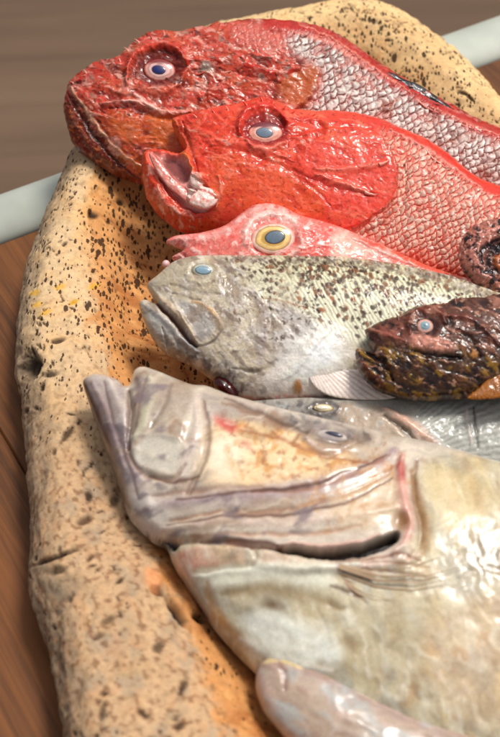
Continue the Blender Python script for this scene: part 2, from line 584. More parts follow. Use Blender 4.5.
def tray_mat():
    """pale wood riddled with worm holes: two sizes of elongated dark flecks, denser where the Gloss value is high"""
    m, nt, b = new_mat('pitted_wood'); L = nt.links.new
    at = nd(nt, 'ShaderNodeVertexColor'); at.layer_name = 'Pigment'
    de = nd(nt, 'ShaderNodeAttribute', attribute_name='Gloss')
    tc = nd(nt, 'ShaderNodeTexCoord')
    n1 = nd(nt, 'ShaderNodeTexNoise', Scale=230.0, Detail=6.0, Roughness=0.7)
    L(tc.outputs['Object'], n1.inputs['Vector'])
    mr = nd(nt, 'ShaderNodeMapRange'); mr.inputs[1].default_value = 0.3; mr.inputs[2].default_value = 0.7
    mr.inputs[3].default_value = 0.80; mr.inputs[4].default_value = 1.14
    L(n1.outputs['Fac'], mr.inputs[0])
    mx = nd(nt, 'ShaderNodeVectorMath', operation='MULTIPLY')
    L(at.outputs['Color'], mx.inputs[0]); L(mr.outputs[0], mx.inputs[1])
    nz = nd(nt, 'ShaderNodeTexNoise', Scale=520.0, Detail=3.0)
    L(tc.outputs['Object'], nz.inputs['Vector'])
    ns_ = nd(nt, 'ShaderNodeVectorMath', operation='SCALE'); ns_.inputs['Scale'].default_value = 0.0022
    L(nz.outputs['Color'], ns_.inputs[0])
    ad = nd(nt, 'ShaderNodeVectorMath', operation='ADD')
    L(tc.outputs['Object'], ad.inputs[0]); L(ns_.outputs[0], ad.inputs[1])
    masks = []
    for (scale, rot, st, rmax, powr, seed) in ((215.0, 0.9, 0.40, 0.40, 1.8, 0.0), (330.0, 0.5, 0.42, 0.44, 1.3, 3.7), (120.0, 0.3, 0.5, 0.34, 4.5, 9.1)):
        mp = nd(nt, 'ShaderNodeMapping'); mp.inputs['Rotation'].default_value = (0, 0, rot); mp.inputs['Scale'].default_value = (1.0, st, 0.8)
        mp.inputs['Location'].default_value = (seed, seed, 0)
        L(ad.outputs[0], mp.inputs['Vector'])
        vo = nd(nt, 'ShaderNodeTexVoronoi', Scale=scale)
        L(mp.outputs[0], vo.inputs['Vector'])
        sp = nd(nt, 'ShaderNodeSeparateColor'); L(vo.outputs['Color'], sp.inputs[0])
        pw = nd(nt, 'ShaderNodeMath', operation='POWER'); pw.inputs[1].default_value = powr; L(sp.outputs[0], pw.inputs[0])
        rd = nd(nt, 'ShaderNodeMath', operation='MULTIPLY'); rd.inputs[1].default_value = rmax; L(pw.outputs[0], rd.inputs[0])
        rq = nd(nt, 'ShaderNodeMath', operation='MULTIPLY'); L(rd.outputs[0], rq.inputs[0]); L(de.outputs['Fac'], rq.inputs[1])
        sb = nd(nt, 'ShaderNodeMath', operation='SUBTRACT'); L(rq.outputs[0], sb.inputs[0]); L(vo.outputs['Distance'], sb.inputs[1])
        mm_ = nd(nt, 'ShaderNodeMapRange'); mm_.inputs[1].default_value = -0.05; mm_.inputs[2].default_value = 0.05
        mm_.interpolation_type = 'SMOOTHSTEP'
        L(sb.outputs[0], mm_.inputs[0]); masks.append(mm_)
    m1 = nd(nt, 'ShaderNodeMath', operation='MAXIMUM'); L(masks[0].outputs[0], m1.inputs[0]); L(masks[1].outputs[0], m1.inputs[1])
    m2 = nd(nt, 'ShaderNodeMath', operation='MAXIMUM'); L(m1.outputs[0], m2.inputs[0]); L(masks[2].outputs[0], m2.inputs[1])
    mix = nd(nt, 'ShaderNodeMix', data_type='RGBA')
    fk = nd(nt, 'ShaderNodeMath', operation='MULTIPLY'); fk.inputs[1].default_value = 0.92; L(m2.outputs[0], fk.inputs[0])
    L(fk.outputs[0], mix.inputs['Factor']); L(mx.outputs[0], mix.inputs[6]); mix.inputs[7].default_value = (*lin((52, 28, 14)), 1)
    L(mix.outputs[2], b.inputs['Base Color'])
    n3 = nd(nt, 'ShaderNodeTexNoise', Scale=500.0, Detail=5.0, Roughness=0.65)
    L(tc.outputs['Object'], n3.inputs['Vector'])
    hh = nd(nt, 'ShaderNodeMath', operation='MULTIPLY_ADD'); hh.inputs[1].default_value = -1.6
    L(m2.outputs[0], hh.inputs[0]); L(n3.outputs['Fac'], hh.inputs[2])
    bp = nd(nt, 'ShaderNodeBump', Strength=0.45, Distance=0.0011)
    L(hh.outputs[0], bp.inputs['Height']); L(bp.outputs[0], b.inputs['Normal'])
    b.inputs['Roughness'].default_value = 0.75
    b.inputs['Specular IOR Level'].default_value = 0.2
    return m


def plank_mat(name, dark, light, scale, stretch, rough, bump=0.3, isl=0.22):
    m, nt, b = new_mat(name); L = nt.links.new
    tc = nd(nt, 'ShaderNodeTexCoord')
    mp = nd(nt, 'ShaderNodeMapping'); mp.inputs['Scale'].default_value = (1.0, 1.0 / stretch, 1.0)
    L(tc.outputs['Object'], mp.inputs['Vector'])
    oi = nd(nt, 'ShaderNodeNewGeometry')
    n1 = nd(nt, 'ShaderNodeTexNoise', Scale=scale, Detail=7.0, Roughness=0.65, Distortion=0.6)
    L(mp.outputs[0], n1.inputs['Vector'])
    n2 = nd(nt, 'ShaderNodeTexNoise', Scale=scale * 0.12, Detail=3.0)
    L(mp.outputs[0], n2.inputs['Vector'])
    ad = nd(nt, 'ShaderNodeMath', operation='MULTIPLY_ADD'); ad.inputs[1].default_value = 0.9
    L(n1.outputs['Fac'], ad.inputs[0])
    sb = nd(nt, 'ShaderNodeMath', operation='MULTIPLY_ADD'); sb.inputs[1].default_value = 0.8; sb.inputs[2].default_value = -0.4
    L(n2.outputs['Fac'], sb.inputs[0]); 
    r3 = nd(nt, 'ShaderNodeMath', operation='MULTIPLY_ADD'); r3.inputs[1].default_value = isl; 
    L(oi.outputs['Random Per Island'], r3.inputs[0]); L(sb.outputs[0], r3.inputs[2])
    L(r3.outputs[0], ad.inputs[2])
    cr = nd(nt, 'ShaderNodeValToRGB')
    cr.color_ramp.elements[0].position = 0.25; cr.color_ramp.elements[0].color = (*lin(dark), 1)
    cr.color_ramp.elements[1].position = 0.8; cr.color_ramp.elements[1].color = (*lin(light), 1)
    L(ad.outputs[0], cr.inputs[0]); L(cr.outputs[0], b.inputs['Base Color'])
    bp = nd(nt, 'ShaderNodeBump', Strength=bump, Distance=0.001)
    L(n1.outputs['Fac'], bp.inputs['Height']); L(bp.outputs[0], b.inputs['Normal'])
    b.inputs['Roughness'].default_value = rough
    b.inputs['Specular IOR Level'].default_value = 0.25
    return m


M['tray'] = tray_mat()
M['table'] = plank_mat('brown_table_wood', (32, 17, 8), (122, 74, 36), 170.0, 26.0, 0.55)
M['deck'] = plank_mat('weathered_deck', (84, 66, 52), (114, 92, 74), 14.0, 14.0, 0.85, 0.3, 0.06)
mm, nt_, b_ = new_mat('pale_green_paint')
tc_ = nd(nt_, 'ShaderNodeTexCoord'); nn_ = nd(nt_, 'ShaderNodeTexNoise', Scale=14.0, Detail=5.0)
nt_.links.new(tc_.outputs['Object'], nn_.inputs['Vector'])
rr_ = nd(nt_, 'ShaderNodeValToRGB')
rr_.color_ramp.elements[0].position = 0.3; rr_.color_ramp.elements[0].color = (*lin((164, 170, 158)), 1)
rr_.color_ramp.elements[1].position = 0.7; rr_.color_ramp.elements[1].color = (*lin((190, 195, 184)), 1)
nt_.links.new(nn_.outputs['Fac'], rr_.inputs[0]); nt_.links.new(rr_.outputs[0], b_.inputs['Base Color'])
b_.inputs['Roughness'].default_value = 0.4
M['rail'] = mm


# ------------------------------------------------------------------ setting: floor and table
def box(V, F, lo, hi, bev=0.0, org=None, ax=None, ay=None):
    """append a box with chamfered top edges, in the frame org/ax/ay"""
    x0, y0, z0 = lo; x1, y1, z1 = hi
    b = bev
    loops = [[(x0, y0, z0), (x1, y0, z0), (x1, y1, z0), (x0, y1, z0)],
             [(x0, y0, z1 - b), (x1, y0, z1 - b), (x1, y1, z1 - b), (x0, y1, z1 - b)],
             [(x0 + b, y0 + b, z1), (x1 - b, y0 + b, z1), (x1 - b, y1 - b, z1), (x0 + b, y1 - b, z1)]]
    s = len(V)
    for lp in loops:
        for p in lp:
            V.append(p)
    F.append((s + 3, s + 2, s + 1, s))
    for a in (0, 4):
        for k in range(4):
            k2 = (k + 1) % 4
            F.append((s + a + k, s + a + k2, s + a + 4 + k2, s + a + 4 + k))
    F.append((s + 8, s + 9, s + 10, s + 11))


FLOOR_Z = -0.74
V, F = [], []
for k in range(-30, 60):
    box(V, F, (-6, k * 0.142, -0.03), (6, k * 0.142 + 0.1415, 0.0), 0.0008)
fl = mesh_obj('floor', np.array(V), F, M['deck'], smooth=False)
# grain runs along the boards (texture y), so the board mesh is turned a quarter inside its own frame
fl.data.transform(__import__('mathutils').Matrix.Rotation(math.pi / 2, 4, 'Z'))
fl.rotation_euler = (0, 0, math.radians(-90 + 4))
fl.location = (0, 0, FLOOR_Z)
fl['kind'] = 'structure'

# far edge of the table: the pale band seen on both sides of the tray
A0 = at_z(0, 195, 0.0); A1 = at_z(500, 16, 0.0)
ex = (A1 - A0) / np.linalg.norm(A1 - A0); ey = np.array([-ex[1], ex[0], 0])
edge_ang = math.atan2(ex[1], ex[0])
BANDW = abs(np.dot(at_z(0, 242, 0.0) - A0, ey))
mid = (A0 + A1) / 2
tb = thing('wooden_table', 'brown wooden table with a pale painted rail along its far edge, under the tray', 'table', (mid[0], mid[1], FLOOR_Z))
tb.rotation_euler = (0, 0, edge_ang)
V, F = [], []
for k in range(8):
    box(V, F, (-0.80 + k * 0.19, -1.30, -0.03), (-0.80 + k * 0.19 + 0.1896, -BANDW - 0.002, 0.0), 0.0015)
def table_part(name, V, F, mat, smooth=False):
    o = mesh_obj(name, np.array(V) + np.array([0, 0, -FLOOR_Z]), F, mat, None, (0, 0, 0), smooth=smooth)
    o.parent = tb
    return o
table_part('table_top', V, F, M['table'])
# rounded rail
V, F = [], []
prof = [(0, -0.03), (0, 0.0)]
prof = [(-0.0 - BANDW * 0.5 + BANDW * 0.5 * math.cos(a), -0.004 + 0.017 * math.sin(a)) for a in np.linspace(0, math.pi, 22)]
prof = [(0, -0.035)] + prof + [(-BANDW, -0.035)]
for x in (-0.76, 0.78):
    for (yy, zz) in prof:
        V.append((x, yy, zz))
n = len(prof)
for k in range(n):
    F.append((k, (k + 1) % n, n + (k + 1) % n, n + k))
F.append(tuple(range(n))[::-1]); F.append(tuple(range(n, 2 * n)))
table_part('edge_rail', V, F, M['rail'], True)
for (x, y) in ((-0.68, -0.12), (0.68, -0.12), (-0.68, -1.2), (0.68, -1.2)):
    V, F = [], []
    box(V, F, (x - 0.035, y - 0.035, FLOOR_Z + 0.001), (x + 0.035, y + 0.035, -0.031), 0.004)
    table_part('leg', V, F, M['table'])


# ------------------------------------------------------------------ the hollowed tray
RC = [(150, 980, 95), (130, 880, 92), (114, 780, 88), (106, 737, 82), (96, 680, 76), (84, 620, 68), (64, 560, 66), (62, 505, 60), (57, 430, 52), (54, 372, 46), (44, 335, 46),
      (43, 300, 44), (52, 250, 36), (66, 205, 26), (84, 160, 24), (108, 112, 24), (140, 70, 26), (180, 38, 28), (225, 23, 30), (270, 14, 32), (310, 6, 36),
      (342, 0, 40), (362, -1, 40), (383, 3, 40), (407, 17, 38), (434, 37, 36), (464, 66, 34), (502, 103, 32), (560, 150, 32), (640, 220, 34),
      (720, 330, 36), (760, 500, 40), (740, 700, 46), (640, 900, 60), (480, 1010, 70), (300, 1060, 80), (200, 1040, 90)]
RIMZ = 0.070
rc_px = np.array(RC, float)
nvis = 28
dense = spline(rc_px, 37 * 200, True)
pos_all = np.array([at_z(p[0], p[1], RIMZ)[:2] for p in dense])
frac = np.linspace(0, 1, len(dense), endpoint=False)
cut = (nvis + 1) / len(RC)
s_vis = np.linspace(0.02, cut, 1500, endpoint=False)
s_hid = np.linspace(cut, 1.02, 220, endpoint=False)
s_all = np.concatenate([s_vis, s_hid])
ii = (s_all * len(dense)).astype(float) % len(dense)
i0 = np.floor(ii).astype(int) % len(dense); i1 = (i0 + 1) % len(dense); ft = (ii - np.floor(ii))[:, None]
base_xy = pos_all[i0] * (1 - ft) + pos_all[i1] * ft
width = (dense[i0, 2:3] * (1 - ft) + dense[i1, 2:3] * ft)[:, 0] * 0.001
tan = pos_all[(i0 + 40) % len(dense)] - pos_all[(i0 - 40) % len(dense)]
tan /= np.linalg.norm(tan, axis=1)[:, None]
inw = np.stack([tan[:, 1], -tan[:, 0]], 1)          # loop runs clockwise: inward is to the right
cen = pos_all.mean(0)
if np.mean(np.sum((cen - base_xy) * inw, 1)) < 0:
    inw = -inw
ns = len(base_xy)
seg_len = np.linalg.norm(np.roll(base_xy, -1, 0) - base_xy, axis=1)
arc = np.concatenate([[0], np.cumsum(seg_len)[:-1]])
# cross-section control points: offset inward as a + b*rim width, height
CS = [(-0.016, 0, 0.0015), (-0.026, 0, 0.016), (-0.028, 0, 0.036), (-0.020, 0, 0.055), (-0.008, 0, 0.067), (0.0, 0.1, 0.071), (0.0, 0.5, 0.071), (-0.004, 0.9, 0.067),
      (0.010, 1.0, 0.054), (0.028, 1.0, 0.037), (0.050, 1.0, 0.024), (0.075, 1.0, 0.018), (0.095, 1.0, 0.0165)]
NT = 170
cs = spline(np.array(CS), NT)
off = cs[None, :, 0] + cs[None, :, 1] * width[:, None]
# the wall leans and the rim swells a little along its length
Pxy = base_xy[:, None, :] + inw[:, None, :] * off[..., None]
Pz = np.tile(cs[:, 2], (ns, 1))
NC = 26
last = Pxy[:, -1, :]
cc = np.linspace(0, 1, NC + 1)[1:]
core = last[:, None, :] * (1 - cc[None, :, None]) + cen[None, None, :] * cc[None, :, None] * 1.0
Pxy = np.concatenate([Pxy, core[:, :-1]], 1)
Pz = np.concatenate([Pz, np.full((ns, NC - 1), 0.0165)], 1)
P = np.concatenate([Pxy, Pz[..., None]], 2)
tl = np.concatenate([np.zeros((ns, 1)), np.cumsum(np.linalg.norm(np.diff(P, axis=1), axis=2), axis=1)], 1)
AR = np.tile(arc[:, None], (1, P.shape[1]))
tpar = np.tile(np.concatenate([np.linspace(0, len(CS) - 1, NT), np.full(NC - 1, len(CS) - 1.0)]), (ns, 1))


def normals(P):
    ds = np.roll(P, -1, 0) - np.roll(P, 1, 0)
    dt = np.gradient(P, axis=1)
    n = np.cross(ds, dt)
    n /= np.linalg.norm(n, axis=2)[..., None] + 1e-12
    return n


Nn = normals(P)
if Nn[ns // 3, NT // 2, 2] < 0:
    Nn = -Nn
flip = Nn[ns // 3, NT // 2, 2]
flr = tpar > 10.6
a_, t_ = np.where(flr, P[..., 0], AR) * 1000, np.where(flr, P[..., 1], tl) * 1000       # millimetres
X_0, Y_0 = project(P.reshape(-1, 3)); X_0 = X_0.reshape(ns, -1); Y_0 = Y_0.reshape(ns, -1)
disp = 4.5 * fbm(a_ / 95, t_ / 60, 3, 3) + 1.1 * fbm(a_ / 26, t_ / 22, 8, 4) + 0.25 * fbm(a_ / 7, t_ / 6, 5, 3)
outer = 1 - sstep(3.0, 5.0, tpar)
inner = sstep(7.0, 8.3, tpar)
tq = tpar
disp += outer * (2.2 * fbm(a_ / 40, t_ / 25, 21, 4) + 0.6 * (ridged(a_ / 16, t_ / 10, 22) - 0.6))
disp += inner * 0.6 * (ridged(a_ / 22, t_ / 34, 31) - 0.6)
crag = np.exp(-((tpar - 7.2) / 0.7) ** 2) * (1 - sstep(180, 300, X_0) * (1 - sstep(150, 260, Y_0)))
disp += crag * (2.6 * fbm(a_ / 13, t_ / 10, 32, 4) + 1.6 * (ridged(a_ / 30, t_ / 22, 33) - 0.6))
disp += outer * 1.6 * fbm(a_ / 9, t_ / 14, 34, 3) - outer * 2.2 * sstep(0.15, 0.5, fbm(a_ / 24, t_ / 40, 35, 3))
disp *= sstep(0.0, 1.0, tpar)
# pigment
X0, Y0 = project(P.reshape(-1, 3)); X0 = X0.reshape(ns, -1); Y0 = Y0.reshape(ns, -1)
Ct = np.tile(lin((216, 184, 142)), (ns, P.shape[1], 1))


def tint(g, col, a=1.0):
    global Ct
    k = np.clip(g * a, 0, 1)[..., None]
    Ct = Ct * (1 - k) + lin(col) * k


front = sstep(300, 520, Y0 + 60 * fbm(a_ / 60, t_ / 60, 41, 3))
farside = sstep(180, 300, X0) * (1 - sstep(150, 260, Y0))
tint(farside, (232, 196, 140), 0.85)
tint(front, (196, 160, 122), 0.9)
tint(sstep(0.0, 0.35, fbm(a_ / 26, t_ / 20, 43, 4)) * front, (166, 146, 122), 0.75)
tint(sstep(-0.05, 0.3, fbm(a_ / 34, t_ / 24, 46, 4)) * (1 - front), (222, 176, 122), 0.6)
tint(sstep(0.1, 0.4, fbm(a_ / 18, t_ / 14, 47, 4)), (184, 150, 110), 0.45)
edge_n = 0.7 * fbm(a_ / 30, t_ / 30, 44, 3) + 0.6 * fbm(a_ / 10, t_ / 8, 45, 4)
upl = (1 - sstep(215, 300, Y0 + 40 * edge_n)) * (1 - sstep(250, 330, X0))
tint(sstep(5.4, 7.6, tpar + edge_n) * upl, (226, 170, 106), 0.9)
fz = 1 - 0.85 * farside
tint(sstep(7.0, 7.7, tpar + edge_n) * fz * (1 - 0.45 * upl), (208, 146, 86), 0.95)
tint(fz * sstep(7.2, 8.4, tpar + edge_n) * sstep(-0.2, 0.35, fbm(a_ / 20, t_ / 40, 48, 4)), (176, 108, 56), 0.8)
tint(sstep(7.2, 8.4, tpar + edge_n) * sstep(0.1, 0.4, fbm(a_ / 11, t_ / 16, 49, 4)), (232, 172, 106), 0.7)
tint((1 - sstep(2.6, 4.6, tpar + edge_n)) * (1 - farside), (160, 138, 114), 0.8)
tint(sstep(0.15, 0.4, fbm(a_ / 9, t_ / 7, 51, 4)) * (1 - inner), (140, 112, 82), 0.4)
# worm holes and pits
tlm = tl[0]
npit = 0
dpt = np.zeros_like(disp); dark = np.zeros_like(disp)
for k in range(7000):
    s = rng.integers(0, 1540)
    t = rng.integers(14, NT + 3)
    tp = tpar[s, t]
    y, x = Y0[s, t], X0[s, t]
    if y > 800 or x > 620:
        continue
    cl = fbm(np.array([AR[s, t] * 1000 / 45]), np.array([tl[s, t] * 1000 / 30]), 61, 2)[0]
    fr = 1 if y > 380 and tp < 7.4 else 0
    keep = 0.22 + 1.2 * cl
    if fr:
        keep = 0.12 + 0.5 * cl
    if tp > 7.4 and y > 330:
        keep *= 0.5
    if tp < 3.4:
        keep *= 0.7
    if rng.random() > keep:
        continue
    big = 1.25 + (rng.random() ** 4) * (2.2 if fr else 1.2)
    ra = (0.0008 + 0.0012 * rng.random()) * big * (1.5 if fr else 1.0)
    rb = (0.00045 + 0.00035 * rng.random()) * big * (1.7 if fr else 1.0)
    ang = rng.normal(0.5 if tp > 5 else 0.2, 0.5)
    ds = 10 + int(ra * 2.4 / 0.0012)
    j = np.arange(s - ds, s + ds + 1) % ns
    tt0 = max(0, t - 14); tt1 = min(P.shape[1], t + 15)
    da = AR[j][:, tt0:tt1] - AR[s, t]; db = tl[j][:, tt0:tt1] - tl[s, t]
    da = (da + arc[-1] / 2) % arc[-1] - arc[-1] / 2
    c, sn = math.cos(ang), math.sin(ang)
    q = np.hypot((da * c + db * sn) / ra, (-da * sn + db * c) / rb)
    q = q + 0.35 * perlin(da * 900 + k, db * 900, 3)
    g = 1 - sstep(0.55, 1.25, q)
    ix = np.ix_(j, np.arange(tt0, tt1))
    dpt[ix] = np.maximum(dpt[ix], g * (1.0 + 0.9 * rng.random()) * min(2.0, big))
    dark[ix] = np.maximum(dark[ix], g * (0.75 + 0.25 * rng.random()))
    npit += 1
dens = 0.80 + 0.55 * fbm(a_ / 38, t_ / 30, 62, 3) + 0.25 * fbm(a_ / 12, t_ / 12, 63, 2)
dens += 0.35 * sstep(5.5, 8.0, tpar) * (1 - sstep(300, 420, Y0))
dens -= 0.38 * front * (1 - sstep(7.0, 8.0, tpar)) + 0.25 * sstep(420, 520, Y0)
dens = np.clip(dens, 0, 1.3)
tint(sstep(0.0, 0.35, fbm(a_ / 16, t_ / 9, 65, 4)) * front * (1 - inner), (196, 146, 104), 0.4)
tint(front * sstep(0.08, 0.33, fbm(a_ / 6.5, t_ / 4.5, 64, 3)) * (1 - inner), (122, 82, 54), 0.7)
tint(dark, (48, 27, 14), 0.95)
disp -= dpt * 0.5


def pblob(cx, cy, rx, ry, rot, col, a, d=0, soft=0.5):
    global disp
    c, s = math.cos(math.radians(rot)), math.sin(math.radians(rot))
    x = X0 - cx; y = Y0 - cy
    q = np.hypot((x * c + y * s) / rx, (-x * s + y * c) / ry) + 0.3 * fbm(X0 / 7, Y0 / 7, 71, 3)
    g = 1 - sstep(1 - soft, 1 + soft, q)
    tint(g, col, a); disp += d * g


for (x, y) in ((34, 292), (37, 304), (60, 287), (74, 302), (93, 287), (46, 313)):
    pblob(x, y, 5.5, 2.6, -18, (222, 168, 44), 0.75)
pblob(30, 366, 9, 13, 10, (38, 28, 20), 0.95, -7)
pblob(50, 374, 7, 3.0, -12, (40, 26, 16), 0.9, -2)
pblob(58, 340, 7, 2.2, -15, (50, 32, 20), 0.9, -2)
pblob(56, 558, 22, 2.3, -20, (44, 30, 20), 0.95, -3)
pblob(58, 571, 9, 4, -15, (60, 46, 34), 0.85, -2)
pblob(84, 520, 8, 4, -30, (66, 40, 24), 0.85, -2)
pblob(66, 588, 18, 12, -20, (128, 112, 92), 0.6, -1)
pblob(108, 620, 8, 3.5, -25, (84, 58, 38), 0.8, -1.5)
pblob(98, 636, 6, 3, -25, (84, 58, 38), 0.8, -1.5)
pblob(177, 611, 5, 15, -32, (28, 15, 9), 0.98, -8)
pblob(200, 618, 7, 4, 20, (30, 16, 9), 0.95, -5)
pblob(157, 592, 7, 4, 20, (36, 18, 10), 0.95, -4)
pblob(192, 600, 8, 13, -32, (232, 152, 90), 0.7, 2.5)
pblob(152, 580, 8, 12, -20, (232, 152, 96), 0.7, 2.5)
for (x, y, rx, ry, r) in ((462, 93, 5, 1.8, 15), (470, 98, 5, 1.6, 40), (458, 105, 3, 1.5, 0), (388, 40, 3, 1.5, 20), (92, 216, 5, 4, 10), (120, 203, 4, 3, 40)):
    pblob(x, y, rx, ry, r, (46, 30, 18), 0.95, -1.5)
P = P + Nn * (disp * 0.001)[..., None]
P[..., 2] = np.maximum(P[..., 2], 0.0012)
nt2 = P.shape[1]
V = np.vstack([P.reshape(-1, 3), [[cen[0], cen[1], 0.0165]]])
Cv = np.vstack([Ct.reshape(-1, 3), Ct[0, -1][None]])
I = np.arange(ns)[:, None] * nt2 + np.arange(nt2)[None, :]
I2 = np.roll(I, -1, 0)
q = np.stack([I[:, :-1], I2[:, :-1], I2[:, 1:], I[:, 1:]], -1).reshape(-1, 4)
fan = np.stack([I[:, -1], I2[:, -1], np.full(ns, len(V) - 1), np.full(ns, len(V) - 1)], 1)
a0, b0, c0 = V[q[5000, 0]], V[q[5000, 1]], V[q[5000, 2]]
mq = (ns // 3) * (nt2 - 1) + NT // 2
a0, b0, c0 = V[q[mq, 0]], V[q[mq, 1]], V[q[mq, 2]]
if np.cross(b0 - a0, c0 - b0)[2] < 0:
    q = q[:, ::-1]; fan = fan[:, ::-1]
# underside closes the wood
tray = thing('wooden_tray', 'thick hollowed slab of pale pitted wood holding all the fish', 'tray', (cen[0], cen[1], 0.0))
F = [tuple(r) for r in q] 
Ft = [tuple(dict.fromkeys(r)) for r in fan]
under = [tuple(I[::8, 0][::-1])] if np.cross(b0 - a0, c0 - b0)[2] >= 0 else [tuple(I[::8, 0])]
ob = mesh_obj('tray_body', V, F + Ft, M['tray'], tray, parent_origin(tray), np.clip(Cv, 0.005, 0.9), np.concatenate([dens.ravel(), [0.8]]))
print('TRAY', len(V), 'pits', npit)

# =================================================================== the fish
def base_of(b):
    """a root point at the underside of a body"""
    w = -b.under * b.w
    P = b.pos(w); k = P[:, 2].argmin()
    c = P.mean(0)
    return (c[0], c[1], P[k, 2])


# ---- 1. large red scorpionfish on the far side
b = Body([(69, 84), (84, 72), (101, 62), (117, 60), (127, 51), (139, 40), (156, 33), (179, 35), (200, 29), (208, 30), (217, 24), (224, 26), (240, 23), (275, 23),
          (300, 26), (324, 31), (348, 43), (376, 63), (400, 79), (430, 96), (455, 109), (480, 123), (502, 131), (560, 158), (620, 190), (665, 198),
          (705, 175), (720, 205), (700, 255), (660, 238), (610, 236), (540, 228), (460, 206), (380, 188), (300, 187), (230, 190), (170, 190), (139, 183),
          (113, 174), (91, 160), (74, 146), (67, 126), (64, 107), (66, 95)], (230, 100), 0.103, 28, 0.00054, 0.034, (196, 66, 42), 0.06, 0.8, jag=1.6)
F1 = b
b.deep, b.gain = 1.1, 0.92
b.warp(9, 2.4, 1)
X, Y = b.X, b.Y
body_m = b.area([(298, 28), (324, 33), (350, 48), (378, 70), (402, 86), (430, 103), (456, 117), (500, 140), (760, 230), (760, 300), (500, 260), (300, 200), (296, 130), (308, 108), (322, 82), (318, 66), (300, 56), (288, 44)], 8)
nape = b.area([(232, 24), (275, 25), (300, 30), (325, 50), (320, 66), (290, 52), (262, 50), (240, 42)], 5)
body_m = body_m * (0.55 + 0.45 * sstep(-0.35, -0.1, fbm(X / 22, Y / 15, 19, 3)))
head = 1 - np.clip(body_m + nape * 0.45, 0, 1)
# big forms of the head
b.blob(165, 66, 30, 24, -8, 2.5)                                 # orbit
b.stroke([(127, 84), (128, 68), (134, 56), (149, 48), (165, 45), (178, 51), (187, 64)], 4.5, 4.6, (214, 62, 40), 0.7)
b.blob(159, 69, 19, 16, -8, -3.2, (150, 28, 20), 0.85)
b.stroke([(135, 78), (135, 67), (140, 58), (151, 53), (166, 52), (177, 58)], 3.2, -1.5, (96, 18, 12), 0.9)
b.stroke([(131, 82), (129, 70), (134, 59)], 2.2, 0.8, (84, 36, 20), 0.8)
b.stroke([(140, 84), (150, 90), (165, 90), (178, 84), (184, 74)], 4, 2.0, (222, 92, 64), 0.7)
b.poly([(64, 92), (72, 90), (90, 112), (112, 140), (145, 178), (140, 190), (112, 178), (88, 164), (70, 146), (60, 120)], 3, -2.5, (132, 34, 18), 0.85)   # lower jaw
b.stroke([(71, 88), (84, 107), (99, 129), (120, 153), (146, 172)], 2.4, 1.2, (224, 150, 118), 0.75)
b.stroke([(68, 93), (79, 112), (94, 134), (116, 159), (140, 178)], 2.2, -1.6, (70, 18, 10), 0.8)
b.stroke([(66, 106), (76, 126), (92, 147), (116, 166)], 3.5, 1.6, (150, 48, 24), 0.6)
b.stroke([(64, 100), (66, 118), (73, 138), (88, 156)], 3.0, 1.0, (214, 62, 30), 0.8)
b.poly([(100, 120), (118, 112), (146, 118), (186, 114), (190, 150), (176, 184), (140, 172), (118, 148)], 5, 1.0, (218, 104, 42), 0.75)    # orange cheek
b.stroke([(104, 104), (122, 102), (140, 104), (158, 112), (176, 114), (190, 112)], 3.4, 3.2, (226, 150, 134), 0.75)      # bony ridge under the eye
b.stroke([(110, 108), (126, 108), (142, 111), (160, 118), (184, 119)], 2.6, -2.2, (110, 26, 16), 0.7)
b.stroke([(134, 94), (146, 104), (160, 110)], 2.4, 1.6, (238, 186, 172), 0.8)
b.blob(127, 86, 8, 9, 20, 1.2, (226, 130, 110), 0.8)
b.blob(88, 79, 7, 5, -30, 0.8, (176, 120, 110), 0.6)
b.stroke([(70, 84), (86, 76), (104, 68), (120, 64)], 3, 1.6, (198, 44, 30), 0.7)
# gill cover with its orange lobe
b.plate([(196, 60), (236, 52), (268, 58), (296, 66), (316, 68), (318, 80), (310, 98), (292, 112), (260, 130), (220, 140), (196, 120)], 14, 3.2, 2.0, (205, 270))
b.poly([(276, 84), (296, 74), (315, 67), (318, 76), (312, 96), (302, 110), (284, 108)], 4, 0.8, (196, 104, 62), 0.85)
b.stroke([(188, 62), (216, 60), (246, 66), (276, 74), (300, 70)], 3.5, 2.2, (204, 46, 32), 0.6)
b.stroke([(192, 70), (220, 70), (250, 77), (280, 84)], 2.4, -1.6, (120, 28, 18), 0.6)
b.stroke([(196, 82), (200, 98), (212, 112)], 3, 1.6, (210, 80, 50), 0.6)
b.stroke([(208, 84), (206, 100), (214, 116)], 2, -1.5, (110, 26, 16), 0.55)
b.poly([(190, 108), (214, 104), (252, 104), (280, 112), (262, 126), (200, 128)], 6, 0.5, (204, 96, 60), 0.5)
b.blob(206, 67, 6, 5, 0, 0.8, (158, 140, 128), 0.85)
b.blob(228, 62, 5, 3, 10, -1.0, (130, 26, 20), 0.7)
# pigment of the head
b.mottle(20, -0.05, 0.4, (206, 92, 54), 0.7, 2, head, 0, 1.8, 20)
b.mottle(13, 0.05, 0.35, (222, 84, 70), 0.7, 3, head, 0, 1.8, 15)
b.mottle(14, 0.08, 0.4, (120, 38, 22), 0.9, 5, head, -0.3, 2.0, 20)
b.mottle(8, 0.16, 0.38, (238, 176, 160), 0.75, 4, head, 0.2, 2.4, 20, 3)
b.mottle(6, 0.24, 0.42, (80, 28, 18), 0.8, 6, head, -0.2, 2.0, 25, 3)
b.mottle(13, 0.26, 0.42, (160, 136, 122), 0.6, 8, head)
b.mottle(3.2, 0.2, 0.42, (232, 150, 90), 0.7, 9, b.area([(62, 96), (140, 172), (142, 186), (90, 164), (66, 130)], 4))
b.skin(15, 1.9, (238, 150, 126), (128, 30, 18), 12, head, 2.0, 15, 0.4, 0.6); b.skin(7.5, 0.5, (242, 190, 174), (124, 30, 18), 13, head, 2.2, 20, 0.4, 0.4)
